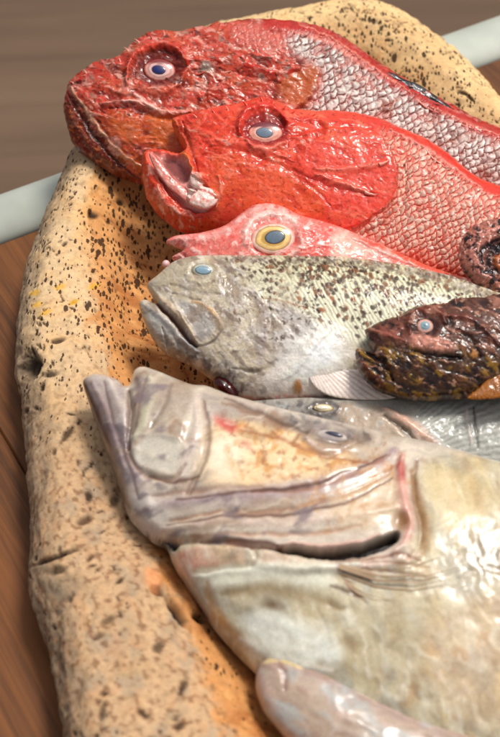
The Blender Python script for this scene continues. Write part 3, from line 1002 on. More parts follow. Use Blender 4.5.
b.mottle(3.0, 0.3, 0.45, (244, 196, 178), 0.4, 37, head, 0.05, 2.4, 20, 2); b.mottle(2.6, 0.22, 0.4, (84, 24, 16), 0.5, 38, head, -0.08, 1.8, 25, 2)
b.rough(4, 0.3, 14, head)
b.put(b.area([(64, 96), (74, 104), (92, 130), (114, 158), (140, 180), (112, 178), (88, 164), (70, 146), (62, 120)], 3), 0, (98, 32, 18), 0.7)
b.mottle(3.4, 0.12, 0.34, (214, 120, 70), 0.75, 10, b.area([(64, 98), (76, 108), (94, 136), (116, 162), (138, 182), (112, 176), (88, 162), (68, 138)], 3), 0.4, 1.6, 50, 3)
b.stroke([(70, 87), (84, 106), (99, 128), (120, 152), (146, 171)], 1.7, 0.8, (232, 178, 146), 0.85)
b.stroke([(67, 93), (78, 112), (93, 134), (115, 159), (140, 179)], 1.5, -0.7, (60, 18, 12), 0.85)
b.stroke([(73, 86), (92, 104), (112, 128), (136, 152), (152, 164)], 2.2, 0.6, (176, 66, 40), 0.6)
b.stroke([(122, 101), (140, 103), (158, 111), (176, 113)], 2.2, 0.8, (240, 190, 176), 0.75)
b.stroke([(136, 94), (147, 104), (160, 110)], 2.0, 0.6, (242, 200, 190), 0.75)
b.blob(127, 86, 6, 7, 20, 0.5, (232, 150, 134), 0.8)
b.poly([(150, 114), (176, 120), (186, 138), (178, 154), (160, 148), (150, 132)], 5, 0.6, (214, 110, 44), 0.7)
b.poly([(110, 120), (128, 118), (140, 130), (134, 146), (118, 140)], 5, 0.3, (206, 106, 52), 0.6)
b.poly([(284, 82), (300, 74), (315, 68), (318, 76), (312, 96), (302, 108), (288, 104)], 4, 0.6, (196, 104, 58), 0.75)
b.blob(206, 67, 6, 5, 0, 0.5, (166, 148, 136), 0.8)
b.put(nape, 0, (222, 122, 106), 0.6)
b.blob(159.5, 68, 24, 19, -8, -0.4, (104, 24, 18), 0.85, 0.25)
b.stroke([(134, 82), (146, 92), (164, 93), (180, 86)], 2.4, 0.8, (226, 116, 92), 0.7)
b.stroke([(128, 80), (129, 66), (137, 55), (151, 49), (166, 47), (180, 54)], 2.6, 0.6, (222, 76, 54), 0.8)
b.mottle(2.4, 0.1, 0.3, (60, 26, 18), 0.7, 11, b.area([(124, 84), (126, 66), (134, 56), (140, 62), (136, 82)], 2))
b.mottle(2.6, 0.2, 0.35, (176, 34, 26), 0.8, 15, nape)
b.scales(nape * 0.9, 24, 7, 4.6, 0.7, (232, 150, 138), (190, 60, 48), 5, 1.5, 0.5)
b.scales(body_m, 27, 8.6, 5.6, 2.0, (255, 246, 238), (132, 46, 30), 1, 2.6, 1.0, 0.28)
b.mottle(26, 0.0, 0.4, (184, 96, 66), 0.5, 16, body_m)
b.mottle(10, 0.15, 0.45, (160, 60, 40), 0.45, 17, body_m)
b.mottle(14, 0.1, 0.4, (246, 236, 228), 0.6, 35, body_m, 0.2, 1.5, 27, 3); b.mottle(12, 0.12, 0.4, (128, 44, 30), 0.55, 36, body_m, 0, 1.5, 27, 3)
b.rough(9, 0.5, 18, body_m)
# fleshy dorsal ridge
b.stroke([(268, 24), (300, 28), (324, 35), (346, 47), (374, 67), (398, 84), (428, 101), (454, 115), (482, 130), (510, 138)], 6.5, 1.6, (192, 40, 30), 0.95, False)
b.stroke([(290, 32), (326, 43), (352, 59), (380, 80)], 2.6, 0.8, (232, 140, 124), 0.7)
b.stroke([(300, 26), (330, 38), (356, 56), (384, 76), (410, 94)], 1.6, 1.0, (236, 150, 130), 0.7)
b.stroke([(430, 108), (462, 122), (500, 136)], 2.2, 0.9, (220, 130, 112), 0.7)
r = thing('red_scorpionfish', 'large red scorpionfish with closed mouth, furthest back against the far rim of the tray', 'fish', base_of(b), 'red scorpionfish')
b.build('body', M['red'], r)
b2 = None
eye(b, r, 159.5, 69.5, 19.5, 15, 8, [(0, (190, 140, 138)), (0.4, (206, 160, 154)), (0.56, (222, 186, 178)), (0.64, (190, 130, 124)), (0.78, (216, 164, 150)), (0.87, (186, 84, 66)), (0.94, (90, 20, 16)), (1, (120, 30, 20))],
    (158.5, 70.5, 8.4, 5.8, 12), pupil_c=((0, (30, 40, 104)), (0.7, (26, 32, 84)), (0.9, (50, 44, 80)), (1, (120, 90, 100))), sink=0.0004, ht=0.0042, top=((118, 26, 30), 0.28, 0.6, 0.9))  # top: maroon shade of the brow painted on the iris


def flat_fin(root, parent, pts, lift, base, thick, mat, name='fin', step=0.0007, streak=None, n_out=140, rays=None, seed=3, rough_amp=0.5, under=0.6):
    f = Body(pts, None, 0, 0, step, thick, base, 0.006, under, lift, parent, 0.5, n_out)
    if rays:
        cx, cy, cnt, col, a, dh = rays
        th = np.arctan2(f.Y - cy, f.X - cx) + 0.004 * fbm(f.X / 12, f.Y / 12, seed, 3)
        wv = np.abs(((th * cnt) % 1.0) - 0.5) * 2
        f.put(sstep(0.45, 0.95, wv), dh, col, a)
    f.rough(5, rough_amp, seed, 1.0)
    if streak:
        for (sc, lo, hi, col, a, sx, ang) in streak:
            f.mottle(sc, lo, hi, col, a, seed + 3, None, 0.3, sx, ang)
    return f


_, wl = b.point(405, 96)
f = flat_fin(r, b, [(384, 72), (393, 73), (404, 79), (418, 84), (432, 93), (446, 103), (455, 112), (444, 110), (432, 105), (424, 104), (416, 110), (412, 103), (400, 94), (388, 86)],
             wl * 0.75, (26, 26, 32), 0.0026, M['dark'], streak=[(1.6, 0.05, 0.35, (96, 100, 112), 0.6, 9, 36), (3, 0.1, 0.3, (18, 18, 24), 0.9, 5, 36), (2.5, 0.25, 0.4, (190, 70, 58), 0.7, 6, 36)])
f.build('dorsal_fin', M['dark'], r)
# little skin flaps and spines along the brow and back
def spikes(root, b, lst, mat, col, name='skin_flap'):
    V, F, C = [], [], []
    for (x, y, x2, y2, wd) in lst:
        A, wA = b.point(x, y)
        tip = A + (b.eu * (x2 - x) - b.ev * (y2 - y)) * PX + b.n * 0.0015
        ax = tip - A; L = np.linalg.norm(ax); ax /= L
        s1 = np.cross(ax, b.n); s1 /= np.linalg.norm(s1); s2 = np.cross(ax, s1)
        A = A - ax * 0.001 - b.n * 0.0006
        s = len(V)
        for q, rr in ((0, 1.0), (0.35, 0.72), (0.7, 0.4), (1.0, 0.08)):
            ctr = A + ax * L * q + s1 * L * 0.12 * math.sin(q * 3)
            for k in range(8):
                a = k * math.pi / 4
                V.append(ctr + (s1 * math.cos(a) + s2 * math.sin(a)) * wd * PX * rr); C.append(lin(col))
        for i in range(3):
            for k in range(8):
                F.append((s + i * 8 + k, s + i * 8 + (k + 1) % 8, s + i * 8 + 8 + (k + 1) % 8, s + i * 8 + 8 + k))
        F.append(tuple(s + 24 + k for k in range(8)))
    o = mesh_obj(name, np.array(V), F, mat, root, parent_origin(root), np.array(C))
    return o


for (x, y, x2, y2, wd) in ((292, 30, 318, 34, 1.3), (306, 32, 334, 41, 1.4), (322, 38, 350, 52, 1.4), (338, 45, 366, 62, 1.4), (352, 54, 382, 76, 1.4), (368, 66, 396, 88, 1.3), (384, 80, 412, 98, 1.2), (418, 102, 448, 118, 1.3), (436, 112, 466, 126, 1.2), (454, 120, 484, 133, 1.2)):
    spikes(r, b, [(x, y, x2, y2, wd)], M['red'], (226, 130, 112) if (x // 2) % 2 else (176, 44, 34), 'fin_spine')
for (x, y, x2, y2, wd) in ((86, 74, 81, 68, 1.3), (120, 62, 117, 55, 1.4), (128, 52, 122, 46, 1.5), (139, 43, 132, 37, 1.6), (164, 36, 163, 28, 1.6), (175, 37, 178, 29, 1.7), (206, 32, 210, 25, 1.6), (232, 27, 238, 19, 1.6), (248, 26, 254, 20, 1.4),
                            (196, 74, 208, 70, 1.6), (222, 72, 234, 70, 1.6), (250, 78, 262, 78, 1.6), (140, 104, 148, 109, 1.5), (168, 112, 178, 118, 1.5), (74, 84, 68, 80, 1.3)):
    spikes(r, b, [(x, y, x2, y2, wd)], M['red'], (212, 84, 64) if (x // 3) % 2 else (226, 150, 132))
strands = [(388, 75, 412, 84, 1.6), (394, 78, 420, 92, 1.8), (402, 82, 432, 95, 1.6), (410, 90, 418, 108, 1.4), (414, 88, 440, 103, 1.8), (424, 93, 450, 108, 1.6), (436, 100, 458, 112, 1.5), (398, 84, 424, 100, 1.2), (428, 100, 446, 108, 1.2)]
for st in strands:
    spikes(r, b, [st], M['dark'], (26, 26, 34) if st[0] % 3 else (120, 126, 140), 'fin_spine')
spikes(r, b, [(103, 64, 99, 57, 1.6)], M['red'], (206, 60, 46))
spikes(r, b, [(219, 28, 221, 20, 2.4)], M['red'], (216, 90, 76))
spikes(r, b, [(152, 40, 148, 33, 2.0)], M['red'], (196, 50, 38))
spikes(r, b, [(192, 36, 194, 28, 2.2)], M['red'], (206, 60, 46))

# ---- 2. red scorpionfish with the open mouth
b = Body([(172, 120), (188, 116), (205, 112), (218, 109), (236, 107), (246, 104), (264, 99), (283, 108), (292, 113), (312, 114), (340, 114), (362, 117), (380, 122), (400, 131),
          (436, 148), (476, 180), (502, 190), (560, 214), (630, 236), (668, 226), (700, 208), (712, 240), (700, 290), (664, 278), (620, 282), (560, 288), (480, 290), (400, 288), (320, 272),
          (250, 252), (228, 240), (203, 234), (183, 232), (166, 221), (150, 204), (142, 180), (142, 160), (145, 152), (155, 151), (170, 153), (182, 158), (184, 152), (180, 143), (175, 132)],
         (290, 175), 0.100, 27, 0.00054, 0.036, (226, 72, 46), 0.06, 0.8, n_out=320, jag=1.0)
F2 = b
b.deep, b.gain = 1.06, 0.95
b.warp(10, 2.2, 7)
body_m = b.area([(380, 124), (402, 135), (436, 152), (476, 184), (520, 200), (760, 240), (760, 320), (420, 300), (330, 275), (338, 245), (366, 225), (388, 206), (398, 188), (394, 160), (384, 142)], 4)
head = 1 - body_m
mouth = b.area([(146, 152), (160, 152), (176, 155), (186, 159), (192, 172), (200, 182), (218, 194), (214, 206), (198, 214), (176, 204), (160, 186), (150, 168)], 2)
head = head * (1 - mouth)
b.poly([(143, 152), (160, 152), (220, 178), (222, 224), (190, 232), (150, 206)], 3, 0, (226, 88, 58), 0.3)
# gill cover, swollen and smooth
b.plate([(240, 150), (280, 140), (330, 130), (372, 132), (392, 150), (399, 176), (392, 200), (368, 220), (338, 236), (290, 226), (246, 200)], 20, 3.5, 2.5, (255, 340))
b.poly([(300, 150), (340, 136), (375, 138), (394, 160), (397, 184), (380, 208), (345, 228), (318, 206), (302, 180)], 8, 1.6, (233, 76, 58), 0.85)
b.stroke([(316, 170), (340, 171), (362, 168), (378, 166), (386, 164)], 3.0, 1.3, (244, 128, 108), 0.75)
b.stroke([(292, 170), (312, 180), (334, 188), (356, 193), (376, 196)], 2.6, -1.0, (176, 22, 18), 0.7)
b.stroke([(316, 176), (344, 186), (368, 194)], 3.0, 1.8, (245, 132, 112), 0.7)
b.stroke([(340, 232), (366, 222), (388, 208), (399, 188), (399, 168)], 4, 1.0, (224, 46, 26), 0.85)
b.stroke([(344, 242), (372, 231), (394, 214), (405, 192), (404, 166)], 3, -2.4, (150, 22, 14), 0.7)
b.stroke([(290, 118), (330, 122), (366, 126), (384, 136)], 3.5, 1.2, (232, 66, 50), 0.6)
# brow and orbit
b.blob(264, 128, 26, 20, 0, 2.2)
b.stroke([(240, 134), (240, 120), (250, 109), (264, 106), (278, 111), (287, 122)], 4, 4.2, (214, 40, 30), 0.8)
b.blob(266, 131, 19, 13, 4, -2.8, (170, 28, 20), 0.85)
b.stroke([(247, 124), (255, 117), (266, 115), (278, 119), (284, 127)], 3.4, -1.2, (112, 14, 22), 0.9)
b.stroke([(246, 140), (256, 147), (270, 149), (284, 143)], 3.4, 1.8, (238, 110, 92), 0.8)
# snout, upper jaw bar and open mouth
b.stroke([(174, 121), (178, 134), (183, 150), (189, 166), (192, 174)], 4.4, 3.4, (224, 118, 58), 0.9)
b.stroke([(182, 122), (187, 138), (193, 156), (198, 172)], 2.4, -2.0, (160, 30, 18), 0.7)
b.poly([(148, 153), (160, 153), (174, 156), (186, 160), (190, 172), (196, 180), (208, 188), (214, 204), (200, 212), (184, 204), (168, 186), (156, 170)], 2.5, -5.0, (222, 158, 150), 0.95)
b.poly([(162, 158), (178, 158), (188, 166), (190, 176), (182, 180), (170, 172)], 3, -5.0, (136, 70, 68), 0.9)
b.stroke([(150, 154), (158, 164), (168, 178), (182, 194), (196, 204)], 3.6, 5.0, (214, 140, 130), 0.9)
b.stroke([(156, 156), (168, 170), (182, 184), (196, 194)], 2.2, 3.0, (220, 150, 142), 0.8)
b.blob(197, 180, 8, 6.5, 10, 6.0, (250, 222, 210), 0.97)
b.poly([(188, 190), (200, 186), (218, 196), (212, 206), (198, 208), (188, 202)], 2.5, 6.0, (248, 214, 204), 0.97)
b.stroke([(196, 189), (206, 190), (216, 196)], 1.8, -2.5, (150, 40, 34), 0.7)
b.stroke([(146, 156), (148, 172), (156, 190), (168, 206), (182, 216), (198, 220)], 5.5, 3.0, (228, 78, 40), 0.85)     # lower jaw rim
b.mottle(6, 0.02, 0.26, (244, 186, 168), 0.85, 21, b.area([(146, 160), (158, 180), (172, 200), (196, 216), (206, 226), (184, 230), (160, 214), (146, 184)], 3), 0.3, 2.0, 55, 3)
b.stroke([(160, 178), (172, 196), (186, 208), (200, 212)], 2.2, -2.5, (176, 50, 40), 0.8)
b.stroke([(158, 186), (162, 200), (174, 212)], 3, 1.2, (238, 170, 150), 0.7)
b.poly([(196, 176), (216, 178), (224, 200), (216, 222), (196, 226), (208, 206)], 4, 0.5, (226, 96, 50), 0.7)
b.stroke([(218, 176), (221, 192), (216, 208)], 2.2, 1.6, (236, 160, 130), 0.7)
b.poly([(212, 150), (250, 158), (290, 172), (316, 196), (322, 214), (280, 216), (236, 210), (222, 190)], 6, 0.4, (228, 92, 48), 0.75)   # orange cheek
b.stroke([(208, 146), (230, 148), (256, 156), (284, 168), (310, 186), (330, 206)], 2.4, -0.8, (186, 40, 28), 0.5)
b.stroke([(204, 140), (230, 142), (258, 150), (288, 158)], 3, 0.9, (240, 96, 78), 0.6)
# pigment
wr0 = b.area([(176, 118), (240, 108), (300, 116), (330, 130), (300, 160), (240, 165), (198, 165)], 10)
b.mottle(18, 0.0, 0.45, (238, 104, 72), 0.7, 22, head, 0, 1.8, 15)
b.mottle(10, 0.1, 0.42, (206, 52, 36), 0.6, 23, head, -0.25, 2.0, 20)
b.mottle(7, 0.2, 0.42, (244, 140, 112), 0.4, 24, head, 0.1, 2.6, 20, 3)
b.mottle(5, 0.3, 0.46, (248, 196, 176), 0.45, 25, head * wr0, 0.1, 2.4, 20, 3)
b.mottle(4, 0.32, 0.48, (120, 34, 22), 0.5, 26, head)
wr = head * b.area([(176, 118), (240, 108), (300, 116), (330, 130), (300, 160), (240, 165), (198, 165)], 8)
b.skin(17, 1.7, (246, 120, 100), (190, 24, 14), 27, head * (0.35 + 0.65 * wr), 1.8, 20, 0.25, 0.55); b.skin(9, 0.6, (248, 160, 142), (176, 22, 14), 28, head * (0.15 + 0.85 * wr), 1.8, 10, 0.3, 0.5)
b.mottle(3.0, 0.28, 0.42, (150, 40, 28), 0.6, 33, head, 0, 1.5, 20, 2)
b.rough(4, 0.25, 29, head)
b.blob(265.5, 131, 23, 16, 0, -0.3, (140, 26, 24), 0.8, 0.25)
b.stroke([(244, 140), (256, 148), (270, 150), (286, 143)], 2.4, 0.6, (242, 130, 108), 0.7)
b.stroke([(242, 128), (246, 116), (256, 108), (266, 107), (279, 112)], 2.4, 0.5, (228, 66, 50), 0.8)
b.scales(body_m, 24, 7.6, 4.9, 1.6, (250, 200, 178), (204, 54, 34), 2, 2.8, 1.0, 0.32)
b.mottle(24, 0.05, 0.4, (222, 96, 70), 0.45, 30, body_m)
b.mottle(12, 0.1, 0.4, (216, 70, 48), 0.5, 34, body_m, 0, 1.5, 24, 3)
b.mottle(8, 0.2, 0.42, (248, 226, 214), 0.75, 31, body_m, 0.2)
b.rough(9, 0.5, 32, body_m)
b.stroke([(372, 121), (400, 134), (436, 151), (474, 182), (502, 194)], 5.5, 1.6, (222, 60, 44), 0.95, False)
b.stroke([(390, 131), (420, 146), (452, 168), (480, 188)], 2.0, 1.0, (240, 150, 134), 0.8)
b.put(b.area([(320, 232), (350, 236), (400, 250), (450, 268), (480, 292), (400, 300), (320, 280)], 5), 0, (222, 72, 44), 0.6)
r = thing('red_scorpionfish', 'bright red scorpionfish with gaping mouth showing pale flesh', 'fish', base_of(b), 'red scorpionfish')
b.build('body', M['red'], r)
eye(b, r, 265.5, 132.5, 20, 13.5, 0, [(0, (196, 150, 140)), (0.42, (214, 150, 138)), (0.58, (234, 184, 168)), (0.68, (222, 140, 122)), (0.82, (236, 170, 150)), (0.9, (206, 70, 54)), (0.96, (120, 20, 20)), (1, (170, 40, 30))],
    (264.5, 133.5, 9.4, 6.2, 5), pupil_c=((0, (98, 116, 136)), (0.7, (106, 120, 136)), (0.9, (110, 110, 124)), (1, (120, 80, 90))), sink=0.0003, ht=0.0036, top=((104, 22, 40), 0.22, 0.5, 0.95))  # top: purple-dark shading under the brow, put into the iris colour
_, wl = b.point(462, 172)
f = flat_fin(r, b, [(440, 160), (462, 172), (480, 184), (520, 198), (520, 208), (490, 200), (468, 188), (450, 174)], wl * 0.8, (70, 60, 66), 0.0022, M['dark'],
             streak=[(1.6, 0.0, 0.3, (190, 176, 180), 0.8, 9, 36), (3, 0.1, 0.3, (22, 20, 26), 0.9, 5, 36), (2.5, 0.2, 0.4, (210, 80, 66), 0.7, 6, 36)])
f.build('dorsal_fin', M['dark'], r)
for (x, y, x2, y2, wd) in ((356, 120, 384, 128, 1.3), (372, 124, 400, 137, 1.3), (390, 132, 418, 148, 1.3), (408, 141, 436, 160, 1.3), (426, 151, 454, 174, 1.3), (444, 164, 470, 186, 1.2)):
    spikes(r, b, [(x, y, x2, y2, wd)], M['red'], (240, 140, 122) if (x // 2) % 2 else (206, 50, 38), 'fin_spine')
# torn flesh and jaw membranes in the gaping mouth
_, wl = b.point(199, 190)
f = flat_fin(r, b, [(190, 176), (196, 172), (203, 175), (206, 181), (203, 186), (212, 189), (219, 196), (215, 205), (206, 209), (196, 207), (189, 203), (192, 195), (197, 190), (191, 185)], wl + 0.002, (242, 206, 196), 0.0036, M['red'], seed=15, rough_amp=1.3)
f.mottle(6, 0.1, 0.35, (226, 140, 128), 0.8, 16); f.stroke([(198, 189), (206, 191), (216, 197)], 1.4, -0.6, (176, 66, 58), 0.8)
f.build('mouth_flesh', M['red'], r)
_, wl = b.point(168, 178)
f = flat_fin(r, b, [(149, 154), (155, 155), (164, 166), (176, 180), (190, 192), (199, 203), (194, 207), (182, 199), (168, 187), (156, 171)], wl + 0.001, (214, 142, 132), 0.0014, M['red'], seed=17, rough_amp=0.8)
f.mottle(5, 0.05, 0.3, (242, 206, 196), 0.8, 18, None, 0.2, 3, 48); f.mottle(5, 0.15, 0.35, (190, 84, 74), 0.7, 19, None, -0.2, 3, 48)
f.build('jaw_membrane', M['red'], r)
for (x, y, x2, y2, wd) in ((196, 117, 190, 112, 1.3), (214, 113, 208, 107, 1.4), (228, 111, 224, 104, 1.4), (282, 109, 288, 102, 1.6), (290, 113, 298, 108, 1.5), (310, 116, 318, 111, 1.5), (250, 145, 258, 150, 1.4), (290, 160, 300, 163, 1.5)):
    spikes(r, b, [(x, y, x2, y2, wd)], M['red'], (222, 70, 54) if (x // 2) % 2 else (240, 140, 120))
spikes(r, b, [(262, 103, 258, 96, 2.0)], M['red'], (214, 50, 40)); spikes(r, b, [(270, 104, 273, 97, 2.0)], M['red'], (214, 50, 40))
spikes(r, b, [(246, 107, 240, 101, 2.0)], M['red'], (214, 50, 40)); spikes(r, b, [(380, 166, 391, 160, 2.6)], M['red'], (240, 150, 130))
spikes(r, b, [(366, 194, 380, 197, 2.2)], M['red'], (240, 160, 140))

# ---- 3. pink fish with the big golden eye
b = Body([(167, 240), (176, 236), (198, 234), (213, 231), (226, 226), (242, 214), (255, 206), (278, 206), (301, 217), (320, 222), (344, 230), (368, 240), (398, 254), (436, 270), (500, 288), (560, 300),
          (600, 330), (540, 345), (460, 330), (380, 318), (300, 306), (220, 288), (184, 270), (176, 263), (172, 257), (183, 251), (174, 247), (167, 244)], (270, 250), 0.091, 26, 0.0006, 0.024, (216, 126, 116), 0.04, 0.8)
b.warp(8, 1.5, 5)
b.stroke([(168, 240), (186, 238), (210, 236), (232, 228)], 4, 1.2, (230, 176, 168), 0.7)
b.stroke([(170, 243), (178, 252), (186, 262)], 2.6, 1.8, (240, 208, 200), 0.9)
b.stroke([(169, 243), (176, 249), (184, 256), (190, 264)], 2.2, -3.0, (120, 44, 42), 0.85)
b.stroke([(236, 222), (246, 213), (262, 208), (280, 209), (298, 220)], 4, 1.4, (232, 186, 176), 0.8)
b.blob(273, 237, 28, 22, 5, -1.0, (230, 170, 160), 0.6)
b.stroke([(246, 244), (246, 230), (256, 218), (274, 214), (292, 220), (301, 234), (299, 248), (288, 257)], 3.2, 2.2, (240, 206, 196), 0.9, False)
b.stroke([(253, 246), (262, 254), (276, 257), (290, 252)], 2.2, -0.6, (214, 60, 44), 0.8)
b.poly([(300, 222), (336, 230), (372, 246), (352, 264), (310, 262), (296, 248)], 6, 0.8, (224, 112, 104), 0.65)
b.mottle(14, 0.0, 0.4, (216, 112, 104), 0.6, 41)
b.mottle(9, 0.1, 0.42, (240, 206, 198), 0.75, 42, None, 0.2)
b.mottle(6, 0.22, 0.42, (206, 66, 58), 0.6, 43)
b.poly([(336, 229), (356, 236), (380, 250), (360, 262), (330, 262)], 4, 0.6, (234, 186, 172), 0.8)
b.stroke([(360, 240), (392, 253), (430, 268), (460, 280)], 4.5, 1.4, (216, 92, 66), 0.9)
b.stroke([(352, 238), (384, 253), (416, 266)], 2.0, 1.2, (240, 176, 166), 0.85)
b.skin(14, 1.0, (242, 200, 192), (200, 96, 90), 44, 1.0, 2.0, 10, 0.55, 0.5); b.skin(7, 0.5, (244, 214, 206), (206, 90, 84), 45, 1.0, 1.8, 10, 0.45, 0.4)
r = thing('pink_fish', 'pink fish with a big golden eye peeping out from behind the spotted fish', 'fish', base_of(b))
b.build('body', M['red'], r)
eye(b, r, 273, 238, 24, 18, -4, [(0, (150, 120, 60)), (0.48, (196, 150, 76)), (0.58, (234, 204, 132)), (0.70, (226, 180, 112)), (0.76, (150, 110, 78)), (0.80, (232, 204, 184)), (0.9, (226, 168, 152)), (1, (206, 110, 98))],
    (274.5, 237.5, 11, 7.8, -10), pupil_c=((0, (86, 104, 122)), (0.75, (92, 108, 122)), (0.92, (70, 70, 70)), (1, (110, 84, 40))), sink=0.0014, ht=0.0040)
P_, w_ = b.point(170, 262)
dome('tooth', r, M['eye'], at_z(166, 264, 0.088), b.n, b.eu, 4.2 * PX, 4.2 * PX, 0, 0.0035, [(0, (236, 196, 196)), (1, (226, 170, 170))], 0.0)

# ---- 4. spotted grouper in the middle
b = Body([(147, 286), (151, 281), (158, 276), (172, 264), (186, 259), (208, 257), (240, 258), (275, 258), (310, 258.5), (340, 259), (375, 263), (402, 267), (430, 273), (460, 281), (490, 292), (530, 304),
          (590, 318), (640, 318), (690, 296), (706, 330), (694, 380), (640, 362), (590, 372), (530, 390), (470, 401), (400, 404), (330, 404), (270, 402.5), (239, 398), (225, 384), (211, 379), (192, 366), (166, 354), (152, 338),
          (144, 321), (140, 308), (140, 302), (145, 300), (150, 302), (156, 306), (154, 300), (150, 293)], (270, 330), 0.086, 24, 0.00052, 0.030, (194, 182, 160), 0.05, 0.8, n_out=320)
F4 = b
b.deep, b.gain = 1.06, 1.14
b.warp(8, 1.4, 9)
X, Y = b.X, b.Y
flank = b.area([(250, 262), (340, 262), (430, 276), (500, 300), (700, 330), (690, 380), (500, 400), (380, 396), (370, 350), (330, 338), (300, 310), (260, 296)], 8)
back = sstep(305, 262, Y - (X - 300) * 0.06) 
b.put(flank, 0, (204, 200, 176), 0.9)
b.put(back * sstep(210, 290, X), 0, (176, 166, 122), 0.65)
b.poly([(150, 284), (180, 262), (240, 260), (260, 280), (230, 300), (180, 296)], 8, 0, (170, 158, 136), 0.7)
b.mottle(22, 0.0, 0.4, (166, 156, 146), 0.7, 51, 1 - flank)
b.mottle(12, 0.1, 0.4, (208, 200, 192), 0.6, 52, 1 - flank)
# jaws
b.stroke([(147, 286), (156, 296), (170, 308), (182, 320), (192, 334), (196, 342)], 4.0, 2.6, (172, 160, 148), 0.8)
b.stroke([(150, 297), (162, 308), (176, 322), (188, 338), (197, 346)], 2.6, -4.5, (92, 44, 36), 0.9)
b.stroke([(142, 305), (156, 314), (170, 326), (184, 342), (196, 352)], 4.0, 1.8, (170, 164, 158), 0.8)
b.plate([(172, 296), (190, 300), (206, 306), (218, 318), (221, 330), (212, 340), (200, 345), (192, 336), (182, 318)], 9, 1.3, 2.0)
b.poly([(178, 302), (196, 306), (210, 316), (214, 330), (202, 341), (193, 330)], 3, 0, (156, 152, 150), 0.8)
b.stroke([(192, 301), (206, 307), (217, 317), (220, 329)], 2.4, 0.3, (180, 126, 60), 0.7)
b.stroke([(172, 294), (186, 298), (200, 300)], 2, -1.0, (130, 116, 96), 0.6)
b.stroke([(164, 300), (180, 314), (190, 330), (196, 342)], 1.8, 0.6, (196, 176, 150), 0.7)
b.stroke([(162, 328), (166, 340), (167, 352)], 1.5, -1.6, (110, 60, 56), 0.8)
b.stroke([(150, 312), (164, 324), (180, 342), (200, 356)], 3.0, -1.0, (140, 138, 138), 0.7)
b.mottle(9, -0.1, 0.25, (112, 104, 104), 0.8, 53, b.area([(168, 330), (196, 350), (230, 364), (250, 384), (240, 398), (205, 372), (172, 350)], 7))
b.poly([(142, 306), (160, 320), (170, 348), (155, 338), (146, 322)], 5, 0.3, (178, 176, 172), 0.7)
# head relief
b.blob(203, 271, 17, 11, 8, 0.8, (178, 172, 152), 0.7)
b.stroke([(186, 274), (190, 265), (202, 260.5), (214, 264), (219, 272), (214, 280), (202, 283), (190, 280)], 2.2, 1.2, (196, 186, 160), 0.8, False)
b.stroke([(170, 284), (182, 288), (198, 292), (220, 294)], 2.4, -0.9, (150, 140, 128), 0.6)
b.plate([(210, 290), (238, 284), (256, 290), (265, 310), (266, 340), (262, 366), (240, 366), (215, 350), (220, 320)], 16, 1.0, 3, (232, 262))
b.stroke([(254, 292), (264, 312), (264, 340), (260, 364)], 5, 0.2, (160, 148, 160), 0.5)
b.stroke([(268, 300), (272, 330), (270, 362), (256, 372), (232, 368)], 2.2, -0.9, (150, 142, 130), 0.5)
b.plate([(240, 300), (290, 304), (322, 318), (330, 330), (316, 346), (296, 372), (262, 384), (236, 376)], 16, 1.3, 3, (262, 310))
b.poly([(276, 306), (312, 318), (322, 332), (300, 350), (276, 370)], 8, 0.2, (190, 184, 180), 0.8)
# white pectoral base and belly
b.blob(318, 355, 26, 20, -35, 2.5, (228, 228, 222), 0.9, 0.7)
b.poly([(270, 372), (310, 378), (360, 380), (360, 404), (270, 404), (240, 398)], 6, 0.3, (220, 206, 198), 0.75)
b.stroke([(236, 396), (262, 398), (290, 396), (330, 398)], 2.2, -1.4, (190, 120, 104), 0.7)
b.stroke([(236, 400), (268, 402), (310, 402)], 2.4, 0.5, (226, 150, 138), 0.7)
b.blob(298, 387, 4.5, 7, 0, 0.3, (170, 110, 40), 0.85)
# oblique rows of fine scales with dark dashes, thinning out towards the belly
sc_m = flank * sstep(262, 310, X)
dy = Y - (259 + np.clip(X - 330, 0, 400) * 0.12)
den = 1.7 * np.exp(-np.clip(dy, 0, 200) / 42.0) * (0.45 + 0.55 * sstep(0.0, -0.25, fbm(X / 16, Y / 12, 55, 3))) * (1 - 0.6 * sstep(28, 50, dy) * (1 - sstep(330, 370, X)))
b.dashes(sc_m, den, 60, 3.5, 7.0, (230, 230, 206), (140, 130, 104), (60, 36, 23), 6, 1.2, 0.08)
b.dashes(flank * (1 - sc_m) + 0.9 * back * sstep(214, 240, X) * (1 - flank), den * 0.8, 48, 3.6, 6.0, (206, 200, 176), (168, 160, 136), (70, 46, 32), 7, 1.6, 0.1)
for (x, y) in ((300, 298), (306, 307), (327, 288), (334, 305), (342, 310), (330, 322), (337, 335), (357, 336), (352, 318), (363, 312), (285, 324), (292, 338), (283, 336), (312, 339), (296, 330), (272, 321), (331, 298), (352, 302), (346, 296), (322, 310)):
    b.blob(x + rng.normal(0, 1), y + rng.normal(0, 1), 3.2, 1.9, 55 + rng.normal(0, 25), 0, (70, 40, 22) if rng.random() < .6 else (150, 84, 30), 0.9, 0.4)
for k in range(420):
    x = 225 + 265 * rng.random(); y = 259 + 62 * rng.random() + max(0, x - 330) * 0.11
    if rng.random() > math.exp(-max(0, y - 262 - max(0, x - 330) * 0.11) / 38.0):
        continue
    b.blob(x, y, 1.3 + 1.2 * rng.random(), 0.85 + 0.5 * rng.random(), 58 + rng.normal(0, 16), 0, (58, 33, 20) if rng.random() < .7 else (124, 70, 32), 0.9, 0.35)
for k in range(70):
    x = 262 + 58 * rng.random(); y = 300 + 45 * rng.random()
    b.blob(x, y, 1.2 + rng.random(), 0.9, 40 + rng.normal(0, 40), 0, (92, 78, 72), 0.75, 0.4)
b.mottle(4.5, 0.15, 0.3, (78, 56, 36), 0.75, 56, back * sstep(212, 260, X) * (1 - sstep(420, 500, X)), 0, 2.2, 20)
